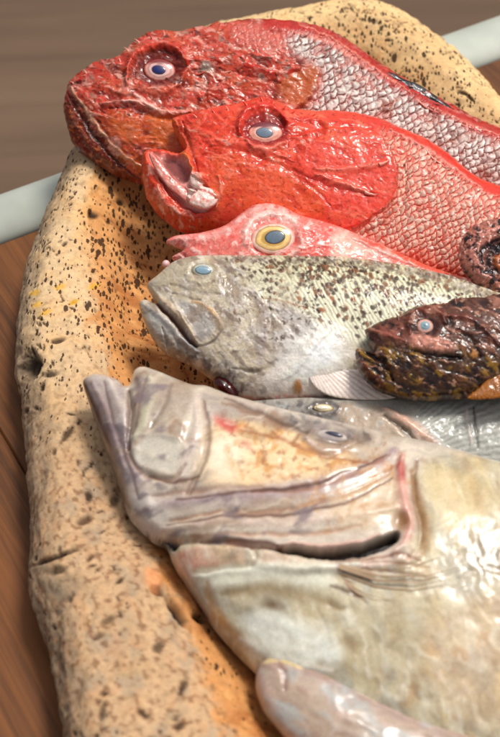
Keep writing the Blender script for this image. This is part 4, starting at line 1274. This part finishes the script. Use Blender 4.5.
b.mottle(2.2, 0.22, 0.36, (120, 104, 92), 0.6, 57, b.area([(210, 284), (262, 292), (262, 350), (226, 340)], 6))
b.stroke([(262, 298), (276, 300), (292, 304), (306, 308)], 1.6, 0, (130, 84, 40), 0.6)
b.skin(22, 0.9, (206, 200, 196), (132, 124, 124), 58, (1 - flank) , 2.2, 40, 0.5, 0.45)
hd = (1 - flank)
b.mottle(26, 0.0, 0.3, (144, 126, 108), 0.65, 151, hd); b.mottle(9, 0.12, 0.34, (118, 102, 92), 0.65, 152, hd, 0, 2.0, 40, 3)
b.mottle(5, 0.2, 0.4, (214, 206, 200), 0.6, 153, hd, 0.1, 2.0, 40, 3); b.mottle(2.6, 0.2, 0.36, (120, 106, 96), 0.5, 154, hd * b.area([(180, 262), (270, 262), (270, 350), (220, 350), (180, 296)], 10))
b.mottle(12, 0.05, 0.3, (166, 146, 118), 0.5, 155, hd * b.area([(148, 284), (172, 264), (250, 262), (240, 290), (180, 300)], 8))
b.mottle(9, -0.1, 0.25, (98, 88, 86), 0.75, 156, b.area([(166, 334), (196, 352), (232, 366), (250, 384), (240, 397), (205, 374), (172, 352)], 7))
b.blob(318, 354, 28, 20, -35, 0.8, (244, 242, 236), 0.75, 0.8)
b.blob(300, 372, 30, 12, -20, 0.2, (240, 234, 226), 0.75, 0.9)
b.blob(298, 387, 4.5, 7, 0, 0.2, (170, 112, 44), 0.85)
b.stroke([(149, 296), (161, 308), (175, 322), (187, 338), (196, 347)], 1.8, -0.6, (78, 36, 30), 0.9)
b.stroke([(148, 287), (158, 297), (172, 310), (186, 326), (194, 340)], 1.5, 0.3, (196, 170, 140), 0.7)
b.stroke([(146, 308), (160, 320), (178, 336), (200, 352)], 1.6, 0.2, (186, 188, 190), 0.6)
b.stroke([(196, 346), (212, 342), (222, 330)], 1.6, -0.6, (120, 108, 100), 0.7)
b.rough(10, 0.5, 58, 1 - flank * 0.7); b.rough(3.5, 0.3, 59, 1 - flank * 0.6, 'ridge')
r = thing('spotted_grouper', 'pale grey grouper speckled with small dark brown spots, lying mid tray', 'fish', base_of(b))
b.build('body', M['spot'], r)
eye(b, r, 203.5, 271, 12.5, 8.2, 6, [(0, (120, 140, 150)), (0.5, (150, 160, 160)), (0.7, (190, 190, 176)), (0.85, (150, 140, 116)), (1, (176, 166, 140))],
    (203, 271.5, 8.2, 4.4, 8), pupil_c=((0, (120, 150, 168)), (0.7, (130, 158, 172)), (1, (104, 116, 118))), sink=0.0010, ht=0.0030)
_, wl = b.point(350, 372)
f = flat_fin(r, b, [(322, 346), (336, 342), (352, 342), (372, 343), (400, 352), (420, 372), (400, 396), (366, 400), (330, 396), (312, 384), (308, 366)], wl - 0.001, (234, 222, 214), 0.0018, M['spot'], rays=(300, 346, 15, (186, 150, 144), 0.55, -0.35), seed=8, rough_amp=0.2)
f.build('pectoral_fin', M['fin'], r)
b4 = b

# ---- 5. small dark scorpionfish lying on the grouper
b = Body([(365, 331), (372, 327), (384, 321), (398, 318), (404, 313), (412, 309), (428, 306), (443, 305), (449, 302), (458, 300), (480, 299), (500, 296), (540, 300), (580, 310), (620, 330), (624, 350), (580, 372),
          (530, 390), (476, 397), (434, 400), (404, 398.5), (374, 388), (360, 372), (356, 358), (356, 350), (360, 349), (368, 352), (374, 354), (368, 343)], (430, 350), 0.110, 20, 0.0005, 0.021, (112, 58, 36), 0.035, 0.8, jag=1.4)
b.warp(7, 2.0, 4)
b.deep, b.gain = 1.25, 1.0
X4, Y4 = b.X, b.Y
upper = b.area([(364, 330), (410, 308), (500, 294), (620, 320), (560, 345), (480, 350), (450, 345), (420, 348), (390, 345)], 7)
b.put(upper, 0, (112, 74, 58), 0.8)
b.put(1 - upper, 0, (80, 56, 20), 0.85)
b.stroke([(360, 348), (374, 356), (386, 366), (394, 380)], 2.4, -3.5, (30, 12, 8), 0.95)
b.stroke([(366, 331), (370, 342), (380, 354), (392, 366)], 3.6, 2.0, (138, 66, 40), 0.8)
b.stroke([(358, 353), (366, 368), (380, 380), (398, 388)], 4, 1.6, (120, 56, 22), 0.8)
b.stroke([(368, 330), (388, 336), (404, 340)], 2.5, 1.6, (176, 110, 92), 0.8)
b.blob(426, 326, 16, 14, 0, 1.5)
b.stroke([(410, 334), (408, 320), (416, 311), (430, 309), (441, 314), (446, 324)], 3.6, 2.6, (124, 56, 46), 0.8)
b.blob(426, 326, 11.5, 10.5, 0, -2.4, (60, 24, 18), 0.9)
b.poly([(412, 336), (432, 338), (452, 345), (454, 351), (430, 351), (414, 345)], 3, 1.6, (208, 150, 134), 0.9)
b.stroke([(416, 352), (440, 356), (460, 358)], 3.0, -1.8, (44, 20, 10), 0.8)
b.stroke([(446, 316), (468, 318), (486, 330), (500, 346)], 3.0, 2.0, (136, 74, 62), 0.7)
b.stroke([(456, 330), (472, 340), (480, 356)], 3.0, -1.8, (34, 16, 12), 0.8)
b.blob(474, 354, 4, 4, 0, 1.2, (206, 150, 90), 0.8)
lowm = 1 - upper
b.mottle(12, -0.15, 0.2, (44, 24, 15), 0.9, 61, lowm, -0.3, 1.8, 25)
b.mottle(14, 0.0, 0.3, (62, 30, 24), 0.85, 60, upper, -0.3, 2.2, 15)
b.mottle(11, 0.05, 0.3, (158, 122, 44), 0.9, 63, lowm, 0.4, 1.8, 30, 3)
b.mottle(9, 0.12, 0.32, (180, 130, 112), 0.8, 62, upper, 0.4, 2.2, 15, 3)
b.mottle(7, 0.2, 0.36, (28, 14, 10), 0.85, 65, None, -0.2, 1.8, 20, 3)
b.mottle(5, 0.26, 0.42, (214, 170, 146), 0.6, 64, None, 0.2, 2.0, 20, 3)
b.skin(15, 1.3, (176, 120, 100), (30, 14, 8), 66, 1.0, 2.2, 20, 0.4, 0.6); b.skin(7, 0.35, (170, 120, 84), (26, 12, 6), 67, 1.0, 2.0, 30, 0.3, 0.3)
pt = b.area([(408, 334), (420, 337), (434, 336), (446, 340), (456, 346), (446, 353), (424, 351), (410, 345)], 3.5) * sstep(-0.35, 0.1, fbm(X4 / 7, Y4 / 7, 69, 3))
b.put(pt, 0.6, (216, 158, 140), 0.85)
b.stroke([(412, 350), (440, 355), (462, 357)], 2.4, -1.2, (40, 16, 10), 0.8)
b.put(b.area([(380, 326), (398, 322), (408, 334), (400, 342), (386, 338)], 4) * sstep(-0.2, 0.2, fbm(X4 / 8, Y4 / 8, 70, 3)), 0.4, (160, 96, 82), 0.7)
r = thing('dark_scorpionfish', 'small dark brown mottled scorpionfish resting its head on the spotted fish', 'fish', base_of(b))
b.build('body', M['dark'], r)
eye(b, r, 425.5, 326, 8.6, 8.2, 0, [(0, (150, 170, 180)), (0.5, (120, 140, 150)), (0.62, (214, 176, 160)), (0.82, (206, 150, 136)), (1, (110, 60, 50))],
    (425.3, 326, 4.0, 3.8, 0), pupil_c=((0, (60, 84, 96)), (0.5, (120, 150, 160)), (1, (150, 176, 184))), sink=0.0008, ht=0.0034)
_, wl = b.point(480, 378)
f = flat_fin(r, b, [(468, 399), (478, 388), (494, 374), (520, 356), (548, 350), (552, 372), (530, 390), (500, 398)], wl * 0.9, (170, 112, 44), 0.0024, M['dark'], rays=(462, 402, 18, (92, 46, 16), 0.8, -0.4), seed=9)
f.build('pectoral_fin', M['dark'], r)
spikes(r, b, [(398, 320, 395, 312, 1.8)], M['dark'], (110, 56, 44)); spikes(r, b, [(456, 303, 454, 296, 1.8)], M['dark'], (120, 66, 54))

# ---- 6. curled blotched tail at the right edge
b = Body([(506, 220), (494, 219), (480, 223), (468, 231), (460, 244), (458, 258), (464, 272), (474, 284), (486, 292), (506, 294), (540, 290), (570, 300), (590, 280), (570, 244), (540, 226)],
         (500, 258), 0.118, 26, 0.0006, 0.013, (172, 114, 98), 0.02, 0.8, jag=1.6)
b.warp(7, 2.5, 6)
b.poly([(500, 240), (488, 246), (486, 258), (490, 270), (504, 276), (530, 272), (536, 250)], 4, -5, (70, 40, 36), 0.9)
b.poly([(502, 252), (494, 257), (497, 266), (508, 268), (516, 258)], 3, 2, (206, 122, 62), 0.8)
b.stroke([(500, 228), (482, 236), (474, 252), (480, 270), (496, 284)], 5, 2.0, (224, 160, 146), 0.7)
b.stroke([(506, 236), (490, 242), (481, 254), (486, 270), (500, 280)], 2.8, -2, (26, 24, 34), 0.95)
b.mottle(8, 0.02, 0.28, (38, 30, 38), 0.95, 71, None, -0.5)
b.mottle(4, 0.12, 0.35, (60, 40, 44), 0.8, 72)
b.mottle(5, 0.2, 0.42, (240, 190, 176), 0.8, 73, None, 0.4)
b.rough(7, 1.6, 74, 1, 'ridge'); b.rough(3, 0.5, 75, 1, 'ridge')
r = thing('curled_fish', 'curled pink fish piece blotched black, lying on the red scales by the right edge', 'fish', base_of(b))
b.build('body', M['dark'], r)

# ---- 7. grey fish behind the big one
b = Body([(236, 404), (250, 401.5), (275, 400), (310, 399), (350, 399), (400, 399.5), (450, 399), (500, 398), (560, 398), (620, 404), (680, 396), (700, 430), (680, 480), (620, 466), (560, 488), (500, 492), (420, 484), (340, 466), (270, 440), (238, 414)],
         (380, 430), 0.058, 20, 0.0009, 0.026, (184, 180, 170), 0.05, 0.8)
b.warp(9, 2.0, 3)
X, Y = b.X, b.Y
b.poly([(240, 402), (300, 400), (345, 404), (350, 420), (320, 430), (270, 424), (244, 414)], 5, 0, (140, 134, 130), 0.8)
b.mottle(11, 0.0, 0.3, (92, 88, 90), 0.8, 81, b.area([(238, 400), (340, 400), (350, 425), (300, 428), (250, 418)], 8))
b.poly([(340, 404), (384, 408), (410, 428), (420, 448), (370, 440), (344, 428)], 6, 1.2, (186, 168, 150), 0.85)
b.stroke([(352, 408), (372, 412), (390, 424), (404, 440)], 4, 0.8, (206, 190, 172), 0.6)
b.stroke([(386, 410), (404, 420), (420, 432), (436, 444), (444, 450)], 5.5, 3.0, (222, 184, 164), 0.95)
b.stroke([(384, 416), (402, 428), (416, 442)], 2.6, -2.6, (70, 50, 44), 0.8)
fan = b.area([(420, 402), (470, 400), (560, 400), (640, 420), (560, 470), (480, 470), (444, 452), (424, 428)], 6)
b.put(fan, 0, (178, 180, 174), 0.8)
th = np.arctan2(Y - 470, X - 350)
wv = np.abs(((th * 22 + 0.3 * fbm(X / 30, Y / 30, 3)) % 1.0) - 0.5) * 2
b.put(sstep(0.5, 0.95, wv) * fan, 0.1, (206, 206, 200), 0.5)
b.put(sstep(0.4, 0.05, wv) * fan, -0.06, (140, 140, 136), 0.4)
b.stroke([(466, 404), (468, 424), (472, 446)], 2.0, 1.2, (206, 196, 190), 0.8)
b.stroke([(473, 406), (476, 428), (478, 448)], 1.6, -1.2, (70, 66, 66), 0.7)
b.mottle(13, 0.1, 0.4, (186, 186, 182), 0.6, 82)
b.stroke([(308, 408), (316, 403), (328, 402.5), (338, 407), (334, 414), (322, 415), (310, 412)], 2.4, 1.0, (96, 88, 84), 0.8, False)
b.rough(10, 1.0, 83); b.rough(4, 0.4, 84, 1, 'ridge')
r = thing('grey_fish', 'dull grey fish mostly hidden between the spotted fish and the big pale fish', 'fish', base_of(b))
b.build('body', M['pale'], r)
eye(b, r, 324, 408.5, 11, 4.6, 4, [(0, (190, 186, 160)), (0.5, (226, 216, 184)), (0.75, (214, 190, 140)), (0.88, (110, 96, 80)), (1, (90, 80, 76))],
    (322, 408.5, 5.5, 2.2, 4), pupil_c=((0, (206, 206, 190)), (0.7, (226, 220, 200)), (1, (190, 180, 150))), sink=0.0008, ht=0.003)

# ---- 8. the big pale fish in front
b = Body([(83, 384), (86, 378), (94, 374.5), (105, 376), (119, 382), (127, 390), (130, 384), (134, 372), (143, 368), (158, 373), (173, 380), (192, 388), (206, 389), (220, 394), (236, 401), (262, 408),
          (290, 415), (315, 421), (340, 427), (370, 433), (400, 440), (421, 445), (443, 450), (474, 459), (502, 467), (580, 488), (660, 520), (720, 500), (760, 490), (770, 560), (750, 640), (700, 612),
          (640, 680), (560, 740), (480, 764), (400, 752), (330, 724), (290, 700), (255, 673), (234, 652), (214, 629), (197, 602), (182, 580), (172, 562), (169, 553), (163, 547), (152, 542), (140, 531), (128, 516), (121, 492), (113, 471), (101, 438), (90, 406)],
         (300, 500), 0.080, 13, 0.0010, 0.046, (214, 203, 190), 0.10, 0.75, n_out=340)
b.warp(24, 3.0, 2)
b.deep, b.gain = 1.36, 1.0
X, Y = b.X, b.Y
lower = b.area([(170, 548), (240, 546), (290, 556), (350, 560), (400, 548), (420, 520), (425, 460), (520, 460), (780, 500), (780, 760), (400, 770), (200, 660)], 5)
b.put(lower, 0, (212, 202, 176), 0.9)
# jaws at the left
b.poly([(84, 384), (104, 377), (126, 390), (132, 420), (138, 460), (150, 500), (160, 534), (138, 528), (118, 484), (100, 432)], 6, 1.5, (188, 176, 174), 0.85)
b.stroke([(84, 384), (92, 408), (103, 440), (115, 474), (128, 508)], 5, -0.5, (132, 104, 98), 0.85)
b.stroke([(92, 384), (104, 410), (114, 440), (124, 470)], 4, 1.6, (168, 148, 150), 0.7)
b.stroke([(108, 380), (120, 404), (128, 430), (132, 450)], 5, 1.5, (222, 212, 206), 0.7)
b.stroke([(128, 390), (131, 410), (130, 432), (128, 450)], 3.2, -5.5, (120, 92, 78), 0.85)
b.poly([(132, 384), (142, 370), (170, 380), (194, 390), (186, 424), (178, 440), (150, 436), (134, 452)], 5, 2.0, (184, 170, 156), 0.85)
b.stroke([(136, 378), (138, 392), (135, 406)], 3.5, -0.8, (116, 84, 62), 0.8)
b.stroke([(150, 376), (150, 400), (142, 424), (136, 440)], 5, 1.2, (204, 200, 178), 0.8)
b.stroke([(172, 384), (164, 408), (150, 430)], 3, -1.0, (150, 134, 120), 0.6)
b.plate([(131, 455), (144, 440), (166, 436), (184, 442), (184, 460), (172, 474), (156, 472), (140, 466)], 12, 1.2, 4.0)
b.poly([(133, 455), (146, 441), (166, 437), (182, 444), (180, 460), (170, 472), (154, 469), (141, 464)], 4, 0, (216, 210, 198), 0.85)
b.stroke([(128, 454), (138, 470), (154, 478), (172, 478), (186, 466)], 3, -2.0, (166, 130, 108), 0.55)
b.stroke([(196, 396), (196, 430), (188, 460), (176, 486)], 4, 1.2, (212, 196, 188), 0.7)
b.stroke([(184, 430), (176, 420), (170, 432)], 3.5, 0, (170, 138, 112), 0.6)
b.stroke([(202, 400), (206, 430), (200, 462), (186, 492)], 3, -1.4, (168, 140, 128), 0.55)
# cheek
b.poly([(206, 436), (228, 418), (270, 420), (310, 432), (350, 452), (352, 466), (320, 480), (270, 490), (226, 492), (202, 476)], 9, 1.6, (238, 212, 172), 0.9)
b.blob(222, 458, 20, 24, 10, 1.0, (246, 232, 212), 0.95, 0.8)
b.mottle(17, -0.05, 0.3, (214, 166, 106), 0.85, 91, b.area([(232, 420), (300, 425), (390, 456), (390, 500), (300, 500), (240, 486)], 10))
b.mottle(8, 0.1, 0.35, (172, 118, 76), 0.65, 92, b.area([(210, 404), (300, 416), (400, 450), (380, 500), (260, 480), (220, 430)], 10))
b.blob(226, 424, 12, 6, 35, -0.8, (206, 96, 92), 0.85, 0.7)
b.blob(247, 446, 6, 4, 35, 0, (200, 116, 90), 0.6, 0.7)
b.poly([(206, 392), (260, 408), (320, 424), (300, 432), (250, 424), (214, 412)], 5, 0.8, (176, 164, 156), 0.7)
b.stroke([(222, 402), (260, 416), (300, 432), (340, 446)], 3.5, -1.2, (156, 124, 100), 0.7)
b.stroke([(230, 396), (262, 408), (296, 418)], 3.0, 1.0, (204, 190, 180), 0.6)
# eye region
b.poly([(290, 414), (340, 427), (372, 436), (360, 448), (320, 446), (292, 430)], 5, 1.2, (150, 140, 134), 0.8)
b.mottle(9, 0.05, 0.3, (88, 84, 88), 0.7, 93, b.area([(280, 410), (350, 428), (390, 440), (350, 446), (300, 430)], 7))
b.stroke([(306, 440), (316, 429), (334, 427), (350, 436), (356, 443)], 3.5, 1.8, (170, 158, 154), 0.8)
b.stroke([(304, 440), (318, 449), (338, 450), (356, 445)], 4, 1.8, (206, 190, 184), 0.8)
b.stroke([(350, 448), (380, 452), (404, 458)], 5, 0.8, (214, 196, 176), 0.6)
# jaw bands
b.stroke([(150, 508), (196, 500), (250, 496), (310, 488), (360, 472), (396, 452)], 9, 1.6, (186, 168, 170), 0.85)
b.stroke([(152, 496), (200, 489), (262, 488)], 3.5, -0.8, (170, 140, 130), 0.7)
b.stroke([(250, 494), (300, 490), (350, 476), (390, 456)], 2.8, -0.7, (176, 130, 104), 0.7)
b.stroke([(168, 522), (220, 512), (280, 510), (340, 496), (388, 474)], 3.0, -0.9, (176, 132, 106), 0.75)
b.stroke([(160, 530), (220, 522), (290, 522), (350, 516), (396, 508)], 6, 1.5, (224, 204, 192), 0.7)
b.stroke([(190, 536), (250, 534), (310, 534), (360, 526)], 2.4, -1.0, (196, 150, 124), 0.65)
b.blob(150, 512, 20, 12, 40, 1.2, (222, 214, 206), 0.8, 0.8)
b.poly([(330, 500), (372, 484), (398, 482), (402, 512), (372, 528), (336, 524)], 8, 0.8, (226, 206, 180), 0.7)
b.mottle(12, 0.05, 0.4, (206, 168, 130), 0.6, 94, b.area([(300, 480), (400, 450), (408, 520), (310, 530)], 8))
# gill cover edge, slit and the throat
b.stroke([(404, 456), (400, 478), (404, 500), (409, 522), (406, 542), (394, 556)], 6, 3.0, (228, 178, 166), 0.85)
b.blob(401, 470, 4.5, 11, 5, 0.5, (186, 60, 64), 0.85, 0.7)
b.blob(402, 521, 8, 9, 0, -1.5, (150, 108, 54), 0.8, 0.6)
b.stroke([(416, 462), (414, 490), (420, 520), (420, 544), (408, 560)], 3.5, -3.0, (150, 116, 80), 0.7)
b.stroke([(156, 540), (172, 541), (206, 541), (244, 544), (282, 549)], 3.6, -6.0, (150, 96, 84), 0.7)
b.poly([(146, 538), (160, 539), (178, 541), (176, 548), (168, 552), (158, 546)], 2.5, -9, (40, 24, 16), 0.95)
b.poly([(174, 558), (190, 548), (220, 545), (246, 548), (248, 562), (226, 566), (200, 568), (186, 582)], 4, 1.6, (228, 176, 158), 0.9)
b.stroke([(250, 545), (256, 556), (250, 566), (222, 571), (200, 574)], 2.4, -1.4, (176, 130, 108), 0.7)
b.stroke([(172, 552), (186, 574), (206, 604)], 5, 1.6, (226, 206, 194), 0.75)
b.stroke([(249, 546), (252, 556), (248, 566)], 3, 1.2, (232, 216, 200), 0.7)
b.poly([(262, 551), (300, 560), (340, 562), (376, 556), (404, 544), (420, 556), (380, 570), (300, 572), (256, 566)], 4, 2.6, (228, 206, 196), 0.85)
b.poly([(277, 546), (300, 548), (330, 549), (358, 545), (382, 537), (398, 531), (397, 540), (378, 551), (348, 558), (312, 557), (286, 553)], 2.0, -16, (44, 16, 13), 0.98)
b.stroke([(276, 545), (302, 545), (330, 546), (356, 542), (380, 534)], 2.2, 2.0, (226, 184, 172), 0.7)
# belly and flank
b.stroke([(196, 578), (240, 570), (300, 570), (360, 566)], 6, 1.8, (234, 232, 220), 0.8)
flk = sstep(395, 440, X + 0.25 * (Y - 540))
b.mottle(60, -0.1, 0.35, (226, 222, 200), 0.5, 95, lower, 0, 1.3, 60, 3)
b.mottle(48, 0.0, 0.4, (186, 168, 132), 0.45, 96, lower, 0, 1.3, 60, 3)
b.mottle(40, 0.0, 0.4, (222, 202, 158), 0.45, 97, lower * flk, 0, 1.5, 60, 3)
b.mottle(44, 0.05, 0.4, (160, 152, 132), 0.45, 98, lower * flk, 0, 1.4, 60, 3)
b.mottle(26, 0.12, 0.42, (196, 152, 100), 0.4, 99, lower * flk, 0, 2.2, 65, 3)
b.mottle(11, 0.05, 0.35, (146, 124, 94), 0.35, 89, lower, 0, 3.2, 62, 3); b.mottle(9, 0.1, 0.35, (240, 238, 228), 0.4, 87, lower, 0, 3.2, 66, 3); b.mottle(30, 0.05, 0.35, (176, 174, 164), 0.5, 86, lower, 0, 1.6, 60, 3)
b.poly([(196, 576), (240, 567), (300, 566), (334, 571), (322, 588), (262, 584), (216, 590)], 6, 0.8, (236, 236, 222), 0.8)
b.stroke([(222, 594), (264, 590), (306, 596), (344, 608)], 8, -1.0, (164, 146, 114), 0.75)  # shadow of the throat fold, painted in grey-brown
b.blob(272, 605, 9, 5, 15, -0.5, (126, 100, 70), 0.7, 0.8); b.blob(248, 611, 6, 4, 10, -0.3, (132, 110, 80), 0.6, 0.8)
b.poly([(240, 616), (280, 614), (330, 636), (340, 662), (300, 662), (258, 644)], 9, 1.0, (240, 242, 234), 0.8)
b.stroke([(412, 470), (420, 500), (426, 530), (424, 552)], 6, -0.8, (166, 124, 74), 0.65)
b.poly([(430, 470), (480, 474), (500, 500), (470, 530), (436, 520)], 12, 0.5, (226, 206, 162), 0.5)
b.blob(486, 556, 26, 22, 0, 0, (138, 130, 112), 0.7, 0.9); b.mottle(5, 0.1, 0.35, (84, 80, 74), 0.6, 88, b.area([(466, 540), (505, 536), (520, 570), (480, 580)], 8))
b.poly([(360, 604), (430, 600), (450, 640), (390, 656), (356, 636)], 14, 0, (186, 174, 146), 0.5)
b.poly([(430, 620), (520, 590), (600, 640), (540, 720), (470, 720), (430, 690)], 20, 0, (226, 196, 166), 0.35)
b.blob(225, 606, 36, 8, 28, -0.8, (176, 172, 160), 0.5, 0.9)
b.stroke([(206, 582), (212, 604), (226, 626), (250, 650)], 5, -0.8, (186, 140, 96), 0.6)
b.blob(218, 618, 6, 10, -30, 0, (206, 150, 70), 0.6, 0.8)
b.stroke([(182, 580), (200, 606), (222, 634), (252, 668)], 4.5, -0.5, (128, 120, 124), 0.7)
b.stroke([(240, 640), (280, 662), (330, 672)], 7, 1.5, (232, 232, 226), 0.7)
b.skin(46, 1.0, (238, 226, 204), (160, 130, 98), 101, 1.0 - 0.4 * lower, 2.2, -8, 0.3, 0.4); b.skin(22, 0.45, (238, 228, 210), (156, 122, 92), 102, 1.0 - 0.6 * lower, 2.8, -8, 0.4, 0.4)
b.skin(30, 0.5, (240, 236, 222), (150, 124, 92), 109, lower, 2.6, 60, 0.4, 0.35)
b.rough(16, 0.3, 103)
for (pts, wd, col, a) in (([(150, 476), (172, 482), (200, 476)], 2.2, (120, 84, 66), .8), ([(176, 500), (230, 494), (290, 490), (340, 476), (386, 456)], 2.2, (110, 72, 56), .8),
                          ([(166, 526), (230, 516), (290, 514), (346, 502), (392, 478)], 2.2, (116, 74, 56), .8), ([(200, 540), (250, 540), (282, 546)], 1.8, (120, 70, 56), .8),
                          ([(224, 398), (262, 414), (306, 434)], 2.2, (124, 100, 86), .7), ([(240, 430), (280, 440), (330, 458), (372, 462)], 2.0, (170, 116, 76), .6),
                          ([(204, 402), (210, 432), (204, 466), (190, 494)], 2.0, (140, 110, 98), .6), ([(146, 378), (140, 404), (134, 436)], 2.0, (130, 100, 84), .6),
                          ([(86, 386), (100, 424), (116, 470), (130, 510)], 2.6, (104, 78, 76), .8), ([(104, 382), (112, 416), (126, 458), (140, 500)], 2.4, (120, 96, 92), .7),
                          ([(420, 560), (400, 556), (370, 560), (336, 562)], 1.6, (150, 106, 78), .8), ([(426, 577), (396, 572), (356, 570)], 1.5, (130, 92, 62), .8), ([(430, 566), (396, 564), (350, 564)], 1.4, (160, 120, 86), .7),
                          ([(344, 574), (352, 590), (366, 604)], 3.0, (150, 116, 84), .7), ([(330, 586), (348, 592), (360, 596)], 3.0, (112, 84, 62), .8)):
    b.stroke(pts, wd, -0.5, col, a)
b.mottle(18, 0.1, 0.4, (146, 132, 136), 0.75, 108, b.area([(90, 370), (200, 385), (210, 480), (330, 500), (300, 535), (150, 540), (90, 420)], 10), 0, 2.0, -20)
r = thing('big_pale_fish', 'biggest fish, pale cream and grey with a dark open gill slit, nearest the front', 'fish', base_of(b))
b.build('body', M['pale'], r)
eye(b, r, 331, 437.5, 15, 6.2, 10, [(0, (170, 160, 158)), (0.5, (186, 174, 170)), (0.8, (200, 186, 178)), (1, (170, 156, 146))],
    (333, 437, 8.5, 2.7, 12), pupil_c=((0, (32, 36, 58)), (0.7, (44, 46, 66)), (1, (96, 90, 92))), sink=0.0008, ht=0.0045)
rays_ = [(338, 562, 428, 556, 1.5), (340, 566, 446, 566, 1.6), (340, 570, 436, 576, 1.6), (342, 574, 430, 584, 1.6), (344, 578, 422, 592, 1.5), (346, 582, 404, 598, 1.4), (347, 585, 384, 600, 1.3),
         (339, 560, 404, 551, 1.3), (341, 568, 418, 571, 1.3), (343, 576, 414, 588, 1.2)]
spikes(r, b, rays_, M['pale'], (176, 148, 118), 'pectoral_fin')

# ---- 9. pale fish at the very front
b = Body([(257, 668), (262, 661), (272, 657), (284, 657.5), (303, 665), (320, 669), (345, 681), (374, 696), (396, 706), (417, 716), (464, 732), (500, 746), (560, 770), (640, 800), (660, 850), (600, 900), (500, 910), (420, 870),
          (340, 800), (300, 756), (279, 731), (264, 712), (256, 690)], (350, 750), 0.048, 20, 0.0011, 0.030, (198, 178, 160), 0.06, 0.8)
b.gain = 0.85
b.warp(14, 3.0, 8)
b.stroke([(262, 664), (300, 670), (350, 690), (420, 724), (480, 748)], 7, 1.0, (180, 156, 148), 0.7)
b.stroke([(258, 668), (264, 690), (278, 714), (300, 744)], 7, 0.6, (206, 180, 170), 0.7)
b.stroke([(262, 665), (270, 661), (278, 662)], 2.4, 1.2, (232, 208, 150), 0.9)
b.stroke([(282, 662), (292, 664), (302, 668)], 2.6, 1.4, (236, 214, 156), 0.9)
b.stroke([(280, 664), (284, 674), (286, 690)], 2.4, -1.2, (160, 120, 112), 0.7)
b.mottle(22, 0.0, 0.35, (190, 196, 196), 0.7, 111, None, 0, 2.4, 28)
b.mottle(16, 0.08, 0.38, (214, 186, 172), 0.5, 112, None, 0, 2.4, 28)
b.mottle(12, 0.15, 0.4, (168, 136, 122), 0.5, 113, None, 0, 2.4, 28)
b.skin(30, 0.8, (228, 214, 206), (160, 132, 122), 114, 1.0, 2.4, 28, 0.4, 0.4)
r = thing('slender_pale_fish', 'blunt nosed pinkish grey fish at the bottom, lying against the big fish belly', 'fish', base_of(b))
b.build('body', M['pale'], r)

# ---- a scrap of gut under the spotted fish's throat
b = Body([(212, 383), (218, 377), (228, 380), (236, 388), (238, 397), (233, 402), (224, 398), (215, 391)], (225, 390), 0.068, 20, 0.0006, 0.009, (74, 16, 22), 0.012, 0.8, n_out=100)
b.skin(9, 0.9, (120, 30, 36), (30, 6, 10), 121, 1.0, 2.0, 30, 0.6, 0.7)
r = thing('gut_scrap', 'dark wine red scrap of gut under the throat of the spotted fish', 'offal', base_of(b))
b.build('lump', M['gut'], r)

# ------------------------------------------------------------------ camera, light, look
cd = bpy.data.cameras.new('camera'); co = bpy.data.objects.new('camera', cd); COL.objects.link(co)
co.location = tuple(CAM); co.rotation_euler = (math.pi / 2 - PITCH, 0, 0)
cd.lens = FOC; cd.sensor_width = 36; cd.sensor_fit = 'AUTO'; cd.clip_start = 0.05; cd.clip_end = 60
S.camera = co
cd.dof.use_dof = True
FP = at_z(265, 205, 0.112)
cd.dof.focus_distance = float((FP - CAM) @ FWD)
cd.dof.aperture_fstop = 6.3

SUN_EL, SUN_AZ = math.radians(68), math.radians(55)     # azimuth measured from +y (away from the camera) towards +x
w = bpy.data.worlds.new('World'); S.world = w; w.use_nodes = True
nt = w.node_tree
bg = nt.nodes['Background']
sk = nt.nodes.new('ShaderNodeTexSky'); sk.sky_type = 'NISHITA'; sk.sun_disc = False
sk.sun_elevation = SUN_EL; sk.sun_rotation = SUN_AZ
sk.dust_density = 6.0; sk.ozone_density = 0.6; sk.air_density = 1.0
hs = nt.nodes.new('ShaderNodeHueSaturation'); hs.inputs['Saturation'].default_value = 0.30
nt.links.new(sk.outputs[0], hs.inputs['Color']); nt.links.new(hs.outputs[0], bg.inputs['Color'])
bg.inputs['Strength'].default_value = 0.065
sd_ = bpy.data.lights.new('sun', 'SUN'); so = bpy.data.objects.new('sun', sd_); COL.objects.link(so)
sd_.energy = 1.5; sd_.angle = math.radians(15); sd_.color = (1.0, 0.94, 0.86)
sdir = Vector((math.sin(SUN_AZ) * math.cos(SUN_EL), math.cos(SUN_AZ) * math.cos(SUN_EL), math.sin(SUN_EL)))
so.rotation_euler = (-sdir).to_track_quat('-Z', 'Y').to_euler()
so.location = tuple(sdir * 3)

S.view_settings.view_transform = 'Standard'; S.view_settings.look = 'None'
S.view_settings.gamma = 1.0; S.view_settings.exposure = 0.72
S.render.engine = 'CYCLES'
S.cycles.use_denoising = True
